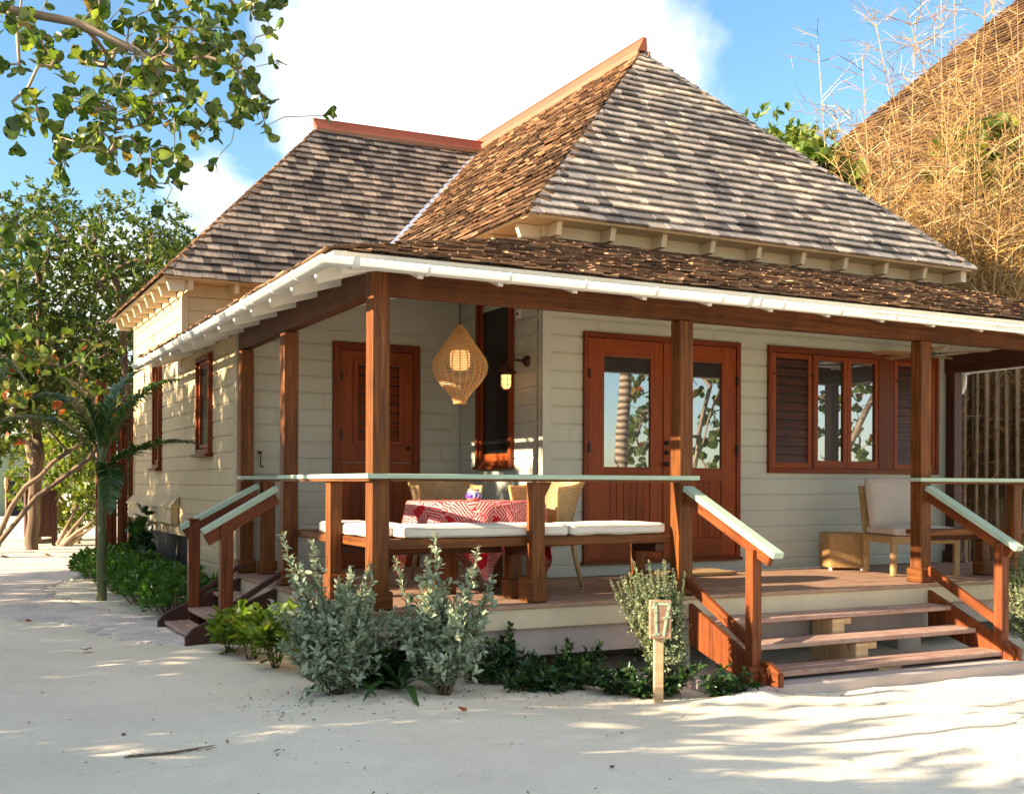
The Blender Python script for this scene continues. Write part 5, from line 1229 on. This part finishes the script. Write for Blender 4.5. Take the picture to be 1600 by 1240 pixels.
t = thing('bollard', 'short wooden bollard on the far sand beside the driftwood', 'bollard'); mb = MB(); mb.lathe([(.055, 0), (.055, .30), (0, .30)], (.23, 19.98, -.5), 12); mb.build('post', M['bark'], t); mb = MB(); mb.lathe([(.07, .30), (.07, .36), (.02, .40), (0, .40)], (.23, 19.98, -.5), 12); mb.build('cap', M['bark'], t)
t = thing('pole_screen', 'screen of thick reddish poles at the rear corner of the cottage', 'screen')
for i in range(7):
    x = -.40+i*.085; mb = MB(); y = 11.6+.05*(i % 2); mb.tube([(x, y, -.55), (x+U(-.02, .02), y, 2.3+U(-.2, .3))], .045, 10); mb.build('pole', M['stairwood'], t, smooth=True)
# green cabin far away
M['green'] = paint('green_cabin_paint', (.22, .28, .20), .7, .06); M['roofgrey'] = paint('grey_roof', (.42, .38, .33), .8, .1)
t = thing('green_cabin', 'small green clapboard cabin with dark doorways far behind the trees on the left', 'cabin')
mb = MB(); mb.box(-7.0, 46.0, -.5, 1.9, 50, 2.0); 
mb.prism([(-7.0, 46.0, 2.0), (1.9, 46.0, 2.0), (-2.5, 46.0, 4.7)], (0, 4, 0)); wl_ = mb.build('wall', M['green'], t)
mb = MB()
for k in range(24): mb.box(-6.98, 45.97, -.5+k*.13, 1.88-max(0, (-.5+k*.13-2.0)*1.6), 45.999, -.5+k*.13+.10)
mb.build('cladding', M['green'], wl_)
for sg, a in ((1, (2.6, 1.55)), (-1, (-7.7, 1.55))):
    mb = MB(); mb.prism([(-2.5, 45.5, 4.85), (-2.5, 45.5, 4.70), (a[0], 45.5, a[1]), (a[0], 45.5, a[1]+.15)], (0, 5, 0)); mb.build('roof', M['roofgrey'], t)
for x in (-1.9, .15):
    mb = MB(); mb.box(x, 45.9, -.5, x+1.25, 45.96, 1.15); d = mb.build('doorway', M['door_trim'], t); mb = MB(); mb.box(x+.12, 45.88, -.5, x+1.13, 45.91, 1.03); mb.build('opening', M['shade_black'], d)

# ---- palms
def frond(t, start, ctrl, L, n=46, leaf=.34, m='palm', droop=.35, stem='palmstem'):
    """pinnate frond along a bent rachis"""
    s, c = Vector(start), [Vector(p) for p in ctrl]; pts = [s]+c
    def bz(u):
        P = pts[:]
        while len(P) > 1: P = [a.lerp(b, u) for a, b in zip(P, P[1:])]
        return P[0]
    line = [bz(i/14) for i in range(15)]; mb = MB(); mb.tube(line, [.014*(1-.75*i/14) for i in range(15)], 5); fr = mb.build('frond', M[stem], t, smooth=True)
    V = []; F = []
    for i in range(n):
        u = .14+.85*i/(n-1); p = bz(u); tg = (bz(min(1, u+.02))-bz(u-.02)).normalized(); side = tg.cross(Vector((0, 0, 1))); side = side.normalized() if side.length > .1 else Vector((1, 0, 0)); up = side.cross(tg)
        ll = leaf*(math.sin(math.pi*min(1, .18+.85*u))**.6)*U(.85, 1.1)
        for sg in (-1, 1):
            ang = U(.5, .8)*(1-.45*u); d = (tg*math.cos(1.15-ang*.6)+side*sg*math.sin(1.15-ang*.6)+up*U(.1, .35)).normalized()
            w = .013+.009*math.sin(math.pi*u); wv = d.cross(up).normalized()*w; dz = Vector((0, 0, -droop*ll))
            q = [p, p+d*ll*.35, p+d*ll*.7+dz*.3, p+d*ll+dz]
            b = len(V)
            ws = [.5, 1, .8, .05]
            for k in range(4): V += [q[k]-wv*ws[k]+up*.25*w, q[k], q[k]+wv*ws[k]+up*.25*w]
            for k in range(3):
                a = b+k*3; F += [(a, a+1, a+4, a+3), (a+1, a+2, a+5, a+4)]
    npmesh('leaflets', [tuple(v) for v in V], F, M[m], fr)
t = thing('palm_tree', 'young palm with a slim ringed trunk and dark fronds beside the path', 'palm')
mb = MB(); pp = [(-.99, 6.64, -.52+i*.09) for i in range(22)]; mb.tube([(x+.004*math.sin(i), y, z) for i, (x, y, z) in enumerate(pp)], [.058-.0008*i+(.004 if i % 2 else 0)-(.0 if i < 14 else .0015*(i-14)) for i in range(22)], 12); mb.build('trunk', M['palmstem'], t, smooth=True)
s = (-1.0, 6.65, 1.1)
for c, L, lf, dr in (([(-.75, 6.3, 1.25), (-.45, 5.9, 1.50), (-.05, 5.4, 1.36)], 1, .42, .25), ([(-.85, 6.5, 1.7), (-.6, 6.3, 2.15), (-.12, 6.15, 2.18)], 1, .40, .5), ([(-1.1, 6.8, 1.8), (-1.35, 7.1, 2.15), (-1.75, 7.5, 1.95)], 1, .42, .5),
              ([(-1.2, 6.8, 1.6), (-1.6, 7.2, 1.9), (-2.15, 7.9, 1.65)], 1, .40, .5), ([(-.95, 6.7, 1.8), (-.8, 6.75, 2.2), (-.45, 6.8, 2.35)], 1, .36, .2), ([(-1.05, 6.6, 1.7), (-1.2, 6.7, 2.1), (-1.45, 6.9, 2.2)], 1, .34, .3), ([(-.95, 6.4, 1.2), (-.95, 6.1, 1.1), (-1.0, 5.9, .5)], 1, .28, .2)):
    frond(t, s, c, L, 44, lf*.8, 'palm', dr)
t = thing('palm_tree', 'palm whose spiky fronds enter at the left edge above the path', 'palm')
mb = MB(); mb.tube([(-3.0, 7.6, -.5), (-3.02, 7.6, 1.2), (-3.0, 7.65, 2.2)], [.09, .075, .06], 10); mb.build('trunk', M['palmstem'], t, smooth=True)
for k in range(9):
    a = k*.7; frond(t, (-3.0, 7.65, 2.2), [(-3+math.cos(a)*.4, 7.65+math.sin(a)*.4, 2.75), (-3+math.cos(a)*.9, 7.65+math.sin(a)*.9, 2.8), (-3+math.cos(a)*1.35, 7.65+math.sin(a)*1.35, 2.0)], 1, 40, .34, 'palm', .4)
# coconut palm and sea grape on the beach side, seen in the door and window glass
t = thing('coconut_palm', 'coconut palm on the beach side, seen only as a reflection in the glazed doors', 'palm')
mb = MB(); mb.tube([(8.15+.03*math.sin(i*.5)+i*.004, -5.2, -.6+i*.22) for i in range(30)], [.125-.0014*i+(.012 if i % 2 else 0) for i in range(30)], 14); mb.build('trunk', M['palmbark'], t, smooth=True)
for k in range(14):
    a = k*2.4; e = U(.2, 1.2); rr = 2.3; c0 = Vector((8.25, -5.2, 5.7)); d = Vector((math.cos(a), math.sin(a), 0)); frond(t, c0, [c0+d*.8+Vector((0, 0, e)), c0+d*1.7+Vector((0, 0, e*.8)), c0+d*rr+Vector((0, 0, -1.2+e))], 1, 50, .75, 'palm', .5)
t = thing('fan_palm', 'low palm on the beach side, seen only as a reflection in the left door pane', 'palm')
mb = MB(); mb.tube([(6.2, -6.5, -.6), (6.2, -6.5, 1.6)], .11, 10); mb.build('trunk', M['palmstem'], t, smooth=True)
for k in range(12):
    a = k*2.4; c0 = Vector((6.2, -6.5, 1.6)); d = Vector((math.cos(a), math.sin(a), 0)); frond(t, c0, [c0+d*.5+Vector((0, 0, .7)), c0+d*1.1+Vector((0, 0, .8)), c0+d*1.6+Vector((0, 0, U(-.4, .3)))], 1, 44, .5, 'palm', .4)
crown_tree('reflected_sea_grape', 'sea grape with orange leaves on the beach side, reflected in the window', 13.2, -5.4, -.6, 2.2, 1.9, 1.8, 2.3, 260, 'sgleaf2', .17, 6, 'round', extra=0)
crown_tree('reflected_sea_grape', 'green sea grape on the beach side, reflected in the right door pane', 10.4, -6.2, -.6, 2.2, 1.3, 1.5, 1.9, 170, 'sgleaf', .17, 6, 'round', extra=0)

# ---- shrubs in the beds
def stems_shrub(name, label, base, tips, leaf, m, step, k, tilt, tpl='oval', r=.006, start=.15, group=None, cat='shrub', jit=.35, taper=.55, spl=.10):
    t = thing(name, label, cat, group=group); mb = MB(); P = []; A = []; S = []
    b = Vector(base)
    for tp in tips:
        tp = Vector(tp); b2 = b+Vector((U(-.04, .04), U(-.04, .04), 0)); mid = b2.lerp(tp, .5)+Vector((U(-.06, .06), U(-.06, .06), 0))
        line = []
        for i in range(9):
            u = i/8; line.append(b2.lerp(mid, u).lerp(mid.lerp(tp, u), u))
        mb.tube(line, [r*(1-.6*i/8) for i in range(9)], 5)
        L = (tp-b2).length; n = max(3, int(L/step))
        for i in range(n):
            u = start+(1-start)*(i+U(-.3, .3))/n; u = min(max(u, 0), 1); q = b2.lerp(mid, u).lerp(mid.lerp(tp, u), u); d = (tp-b2).normalized()+Vector((U(-.2, .2), U(-.2, .2), U(0, .3)))
            P.append(q); A.append(d); S.append(leaf*(1-(1-taper)*u**3))
            # short side shoots low down
            if u < .8 and random.random() < .75:
                o = Vector((U(-1, 1), U(-1, 1), U(.1, .8)))*spl*(1.1-u); P.append(q+o); A.append(o.normalized()+Vector((0, 0, .6))); S.append(leaf*U(.7, 1))
                mb.tube([q, q+o], r*.35, 4, False)
    mb.build('stems', M['barkd'], t, smooth=True)
    a = rosettes([tuple(p) for p in P], [tuple(p) for p in A], k, tilt, 1.0, .22, jit, leaf*.35); S = np.repeat(np.array(S), k)
    leaves('foliage', a[0], a[1], a[2], a[3]*S, tpl, M[m], t); return t
g0 = lambda x, y: float(gz(np.array(x), np.array(y)))
def tipset(cx, cy, rx, ry, zlo, zhi, n, fixed=()):
    out = list(fixed)
    for _ in range(n):
        a = U(0, 6.28); q = math.sqrt(U(0, 1)); out.append((cx+rx*q*math.cos(a), cy+ry*q*math.sin(a), U(zlo, zhi)*(1-.35*q)-.5+.5*.35*q))
    return out
stems_shrub('silver_buttonwood', 'silvery grey shrub on the sand left of the corner post', (-.40, -.42, -.52),
            tipset(-.42, -.35, .44, .30, .45, .95, 26, [(-.74, -.28, .60), (-.55, -.33, .55), (-.24, -.25, .36), (-.05, -.12, .36), (-.64, -.3, .42), (-.40, -.45, .30), (-.84, -.35, .15), (-.80, -.4, -.1), (.0, -.3, .0)]), .070, 'silver', .038, 5, (.45, 1.3), 'oval', .007, .14, jit=.42, spl=.20)
stems_shrub('silver_buttonwood', 'silvery grey shrub with sunlit tips in front of the long bench', (.30, -.62, -.53),
            tipset(.36, -.5, .40, .26, .35, .80, 18, [(.30, -.45, .60), (.22, -.47, .42), (.02, -.4, .42), (.62, -.5, .50), (.14, -.55, .3), (.46, -.6, .20), (.74, -.5, .28), (-.10, -.45, .05), (.72, -.45, .0)]), .074, 'silver', .042, 5, (.45, 1.3), 'oval', .007, .18, jit=.42, spl=.18)
stems_shrub('rosemary_bush', 'fine-leaved grey-green bush behind the number sign, sunlit on top', (2.02, -.86, -.6),
            tipset(1.98, -.72, .30, .25, .62, .9, 60, [(1.86, -.6, .36), (1.66, -.6, .22), (2.1, -.6, .22), (2.3, -.6, .05)]), .030, 'rosem', .016, 5, (.5, 1.2), 'oval', .004, .2, jit=.4, spl=.12)
stems_shrub('rosemary_bush', 'fine-leaved grey-green bush at the right edge beside the front steps', (6.30, -.62, -.62),
            tipset(6.28, -.6, .34, .28, .55, .9, 60, [(6.0, -.5, .30), (6.2, -.6, .34)]), .030, 'rosem', .018, 5, (.5, 1.2), 'oval', .004, .15, jit=.4, spl=.12)
# dark little plants under the deck edge
lb = ['beside the left silver shrub', 'under the corner of the deck', 'with a tall bare stem between the silver shrubs', 'right of the right silver shrub', 'below the middle of the deck skirt', 'just left of the deck centre', 'standing out of the row against the dark gap', 'left of the number sign', 'close behind the sign post', 'between the sign and the steps', 'leaning against the step base']
sp_ = [(-.12, -.30, .30), (.06, -.02, .20), (.04, -.30, .46), (.80, -.30, .22), (1.00, -.50, .20), (1.10, -.12, .38), (1.36, -.48, .17), (1.52, -.22, .30), (1.70, -.72, .24), (1.86, -.90, .28), (2.40, -1.0, .20)]
for (x, y, h), l in zip(sp_, lb):
    h *= 1.12; z = g0(x, y); stems_shrub('dark_seedling', 'small dark glossy plant '+l, (x, y, z-.02), [(x+U(-.36, .36), y+U(-.16, .16), z+h*U(.3, .9)) for _ in range(random.randint(8, 13))]+[(x+U(-.05, .05), y, z+h)], U(.05, .085), 'darkleaf', .05, 5, (.6, 1.4), 'oval', .004, .25, 'dark seedlings along the foot of the deck', 'plant', .25, .8, .06)
# strap leaved lily
def strap(name, label, x, y, n, L, m='darkleaf', w=.032):
    t = thing(name, label, 'plant'); z = g0(x, y); V = []; F = []
    for i in range(n):
        a = U(0, 6.28); e = U(.25, 1.25); d = Vector((math.cos(a), math.sin(a), 0)); l = L*U(.7, 1.1); s = Vector((-math.sin(a), math.cos(a), 0)); b = len(V)
        for k in range(9):
            u = k/8; p = Vector((x, y, z))+d*l*(u*math.cos(e)+.25*u*u)+Vector((0, 0, l*(u*math.sin(e)-.55*u*u*u*(1.2-e*.3)))); p.z = max(p.z, g0(p.x, p.y)+.012); ww = w*(math.sin(math.pi*min(.98, .12+.86*u))**.7)
            V += [p-s*ww+Vector((0, 0, .3*ww)), p, p+s*ww+Vector((0, 0, .3*ww))]
        for k in range(8):
            q = b+k*3; F += [(q, q+1, q+4, q+3), (q+1, q+2, q+5, q+4)]
    npmesh('foliage', [tuple(v) for v in V], F, M[m], t, smooth=True); return t
strap('spider_lily', 'dark strap-leaved lily lying on the sand between the two silver shrubs', .02, -.52, 13, .42)
strap('spider_lily', 'dark strap leaves spreading out from under the left silver shrub', -.30, -.25, 8, .40)
# yellow-green plants by the side steps
for (x, y, h), l in zip([(-.62, 1.75, .34), (-.52, 1.35, .42), (-.45, .85, .48), (-.30, .45, .45)], ['at the foot of the side steps', 'half a step from the side steps', 'between the side steps and the silver shrub', 'tucked behind the left silver shrub']):
    z = g0(x, y); stems_shrub('yellow_green_plant', 'yellow-green leafy plant '+l, (x, y, z-.02), [(x+U(-.2, .2), y+U(-.2, .2), z+h*U(.6, 1)) for _ in range(11)], .125, 'yleaf', .10, 5, (.7, 1.35), 'spoon', .005, .45, 'yellow-green plants beside the side steps', 'plant', .2, 1, .08)
# hedge along the left wall
hd = [(-.42, 4.6, .42), (-.50, 5.4, .44), (-.52, 6.2, .42), (-.42, 7.0, .44), (-.50, 7.6, .42), (-.55, 8.4, .42), (-.40, 9.3, .44), (-.55, 9.9, .40)]
lh = ['nearest the side steps', 'next to the one at the side steps', 'right behind the young palm trunk', 'under the narrow window', 'left of the palm trunk base', 'beside the bend of the path', 'under the far narrow window', 'farthest along the wall, at the rear corner']
for (x, y, h), l in zip(hd, lh):
    z = -.5; t = thing('spoon_leaf_shrub', 'low bright green shrub '+l, 'shrub', group='shrubs along the left wall of the cottage')
    P = []; A = []; mb = MB()
    for _ in range(120):
        a = U(0, 6.28); q = math.sqrt(U(0, 1)); p = Vector((x+.42*q*math.cos(a), y+.55*q*math.sin(a), z+h*U(.35, 1.08)*(1-.45*q*q)+.04)); P.append(tuple(p)); d = Vector((math.cos(a)*q, math.sin(a)*q, .9)); A.append(tuple(d))
        if random.random() < .4: mb.tube([(x+.2*q*math.cos(a), y+.25*q*math.sin(a), z-.05), p], .004, 4, False)
    mb.build('stems', M['barkd'], t); a = rosettes(P, A, 8, (.35, 1.15), .098, .25, .18, .02); leaves('foliage', *a, 'spoon', M['hedge'], t)
t = stems_shrub('climber', 'large-leaved dark climber against the skirting under the rear of the left wall', (-.28, 8.2, -.5), [(-.22, 8.1, .55), (-.25, 8.4, .65), (-.3, 8.8, .45), (-.26, 8.6, .3)], .20, 'darkleaf', .16, 2, (.8, 1.5), 'round', .006, .4)

# ================================================================== right hand side
# neighbour's tall shingle roof
t = thing('neighbour_house', 'tall tan shingle roof of the neighbouring house rising at the upper right', 'house')
sv = house; house = t
s1 = roof_plane([(14.3, 5.0, 4.86), (14.3, 21.4, 4.86), (23.9, 13.2, 14.46)], (0, 1, 0), M['sh_thatch'], expo=.20, wmin=.15, wmax=.5, thick=.06, jit=.04, rough=1, slab='ridge_base')
roof_plane([(14.3, 5.0, 4.86), (23.9, 13.2, 14.46), (33, 5, 4.86)], (1, 0, 0), M['sh_thatch'], expo=.25, wmin=.2, wmax=.6, thick=.05, slab='ridge_base')
roof_plane([(14.3, 21.4, 4.86), (33, 21.4, 4.86), (23.9, 13.2, 14.46)], (1, 0, 0), M['sh_thatch'], expo=.6, wmin=.5, wmax=.9, slab='ridge_base')
house = sv
mb = MB(); mb.box(14.8, 5.5, -.8, 32, 21, 4.9); mb.build('wall', M['siding_side'], t)
# bamboo screen behind the right end of the porch
t = thing('bamboo_screen', 'screen of upright brown bamboo canes behind the right end of the porch', 'screen')
for i in range(98):
    u = i/97; x, y = 8.45+u*5.2, 4.3-u*1.7+.07*(i % 3); r = U(.024, .036); h = U(2.5, 3.5); z0 = -.6; lx, ly = U(-.05, .05), U(-.03, .03); pts = []; rr = []; z = z0; nd = U(.24, .34)
    while z < h:
        for dz, k in ((0, 1), (.01, 1.22), (.02, 1.0)):
            q = (z+dz-z0)/(h-z0); pts.append((x+lx*q, y+ly*q, z+dz)); rr.append(r*k*(1-.12*q))
        z += nd
    mb = MB(); mb.tube(pts, rr, 8); mb.build('cane', M['cane2'] if 'cane2' in M else M.setdefault('cane2', wood('brown_bamboo', (.075, .042, .02), (.16, .095, .045), (.27, .175, .09), .4, .4, .25, .6)), t, smooth=True)
for z in (1.9, .2): mb = MB(); mb.tube([(8.4, 4.48, z), (13.7, 2.75, z)], .03, 8); mb.build('crossbar', M['cane2'], t)
# dry bamboo clumps
def clump(label, cx, cy, n, H, sx, sy, tw):
    t = thing('dry_bamboo', label, 'bamboo', group='dry bamboo clumps right of the cottage'); mb = MB(); tb = MB()
    for _ in range(n):
        x, y = cx+U(-sx, sx), cy+U(-sy, sy); h = H*(U(.55, 1.0) if random.random() < .82 else U(1.0, 1.2)); lx, ly = RNG.normal(0, .10)*h, RNG.normal(0, .07)*h; pts = []
        for k in range(12):
            u = k/11; pts.append(Vector((x+lx*u**1.8, y+ly*u**1.8, -.6+h*u)))
        mb.tube(pts, [.017*(1-.8*k/11)+.002 for k in range(12)], 5, False)
        for _ in range(tw):
            u = .30+.68*U(0, 1)**1.5; i = min(10, int(u*11)); p = pts[i].lerp(pts[i+1], U(0, 1)); a = U(0, 6.28); d = Vector((math.cos(a), math.sin(a), U(.1, 1.1))).normalized(); l = U(.3, 1.15)*(1.15-.5*u); q = p+d*l*.5+Vector((0, 0, U(-.02, .05))); e = q+(d+Vector((U(-.4, .4), U(-.4, .4), U(-.4, .2))))*l*.5
            tb.tube([p, q, e], [.0065, .0048, .0022], 3, False)
            for _ in range(3):
                s = p.lerp(e, U(.2, .9)); dd = (d+Vector((U(-1, 1), U(-1, 1), U(-.8, .6)))).normalized()*U(.1, .4); tb.tube([s, s+dd], [.0045, .002], 3, False)
    mb.build('culms', M['straw2'], t); tb.build('twigs', M['straw'], t); return t
clump('dry golden bamboo tangle just right of the cottage roof, with bare tips against the sky', 11.1, 6.2, 20, 7.8, .6, .6, 70)
clump('dry golden bamboo tangle before the neighbour roof, second clump from the cottage', 11.8, 5.3, 34, 8.3, .9, .6, 90)
clump('dry golden bamboo tangle at the right edge of the view', 13.2, 4.4, 36, 8.8, .9, .6, 90)
clump('low dense bamboo tangle above the cane screen', 11.3, 4.6, 70, 6.4, 1.9, .6, 100)
# greenery in the bamboo
crown_tree('vine', 'green vine with large leaves tangled in the bamboo above the right eave', 11.0, 7.4, -.6, 6.0, 1.2, .8, .9, 190, 'fleafl', .19, 5, 'round', cat='vine', extra=0)
crown_tree('vine', 'green vine climbing in the bamboo before the neighbour roof', 13.1, 5.4, -.6, 6.3, 1.3, .8, .7, 90, 'fleafl', .2, 5, 'round', cat='vine', extra=0)
crown_tree('feathery_tree', 'feathery green tree top showing over the right slope of the roof', 10.8, 8.2, -.6, 6.3, .95, .8, 1.0, 220, 'fleafl', .16, 9, 'small', extra=3)
strap('banana_plant', 'broad green leaf plant between the end post and the bamboo canes', 8.28, 3.1, 7, 1.5, 'hedge', .09)
# fallen leaves and frond
fl = leafmat('fallen_leaf', [(.45, .14, .03), (.38, .10, .03)], .6, .1)
for (x, y, s, l) in ((-1.96, 4.8, .10, 'orange leaf lying on the gravel path at the left edge'), (-1.66, 2.3, .10, 'orange leaf lying on the sand below the gravel path'), (.13, -1.3, .06, 'small brown leaf on the sand right of the silver shrubs'), (-1.5, 15.5, .17, 'orange leaf on the sand at the far bend of the path'), (-.75, 15.5, .12, 'brown leaf on the far sand before the driftwood'), (-.75, 6.0, .11, 'dark red leaf on the sand beside the low green shrubs')):
    V, F_ = leaf_arrays([(x, y, g0(x, y)+.022)], [(U(-1, 1), U(-1, 1), .1)], [(U(-.3, .3), U(-.3, .3), 1)], [s], 'round'); o = npmesh('fallen_leaf', V, F_, fl, nper=3); tag(o, l, 'leaf', 'fallen leaves')
    sm_ = o.modifiers.new('thick', 'SOLIDIFY'); sm_.thickness = .003
mb = MB(); mb.tube([(-1.95, -1.62, g0(-1.95, -1.62)+.01), (-1.7, -1.60, g0(-1.7, -1.6)+.012), (-1.47, -1.52, g0(-1.47, -1.52)+.01)], [.004, .008, .003], 5)
for k in range(9): x = -1.93+k*.05; mb.tube([(x, -1.61, g0(x, -1.61)+.012), (x+.07, -1.58+.01*(k % 3), g0(x+.07, -1.58)+.01)], [.003, .001], 3)
tag(mb.build('dry_twig', M['barkd']), 'thin dry frond lying on the sand at the lower left', 'twig')

P = []; Dv = []; Nv = []; S = []
while len(P) < 900:
    x, y = U(-4, 7.5), U(-6, 3.0)
    if noise.noise(Vector((x*.9, y*.9, 3))) < U(-.3, .5): continue
    if -.1 < x < 5.8 and y > -.1: continue
    P.append((x, y, g0(x, y)+.006)); Dv.append((U(-1, 1), U(-1, 1), U(-.1, .25))); Nv.append((U(-.5, .5), U(-.5, .5), 1)); S.append(U(.008, .028)*(1 if random.random() < .93 else 2))
while len(P) < 1500:
    x, y = U(-1.1, 2.9), U(-1.15, .0)+0
    if abs(y+.55) > U(0, .8): continue
    P.append((x, y, g0(x, y)+.006)); Dv.append((U(-1, 1), U(-1, 1), U(-.1, .25))); Nv.append((U(-.5, .5), U(-.5, .5), 1)); S.append(U(.012, .035))
leaves('leaf_litter', P, Dv, Nv, S, 'small', leafmat('litter', [(.10, .07, .045), (.16, .11, .07), (.25, .17, .10), (.07, .05, .04), (.30, .16, .07)], .8, .1), None, kind='stuff')
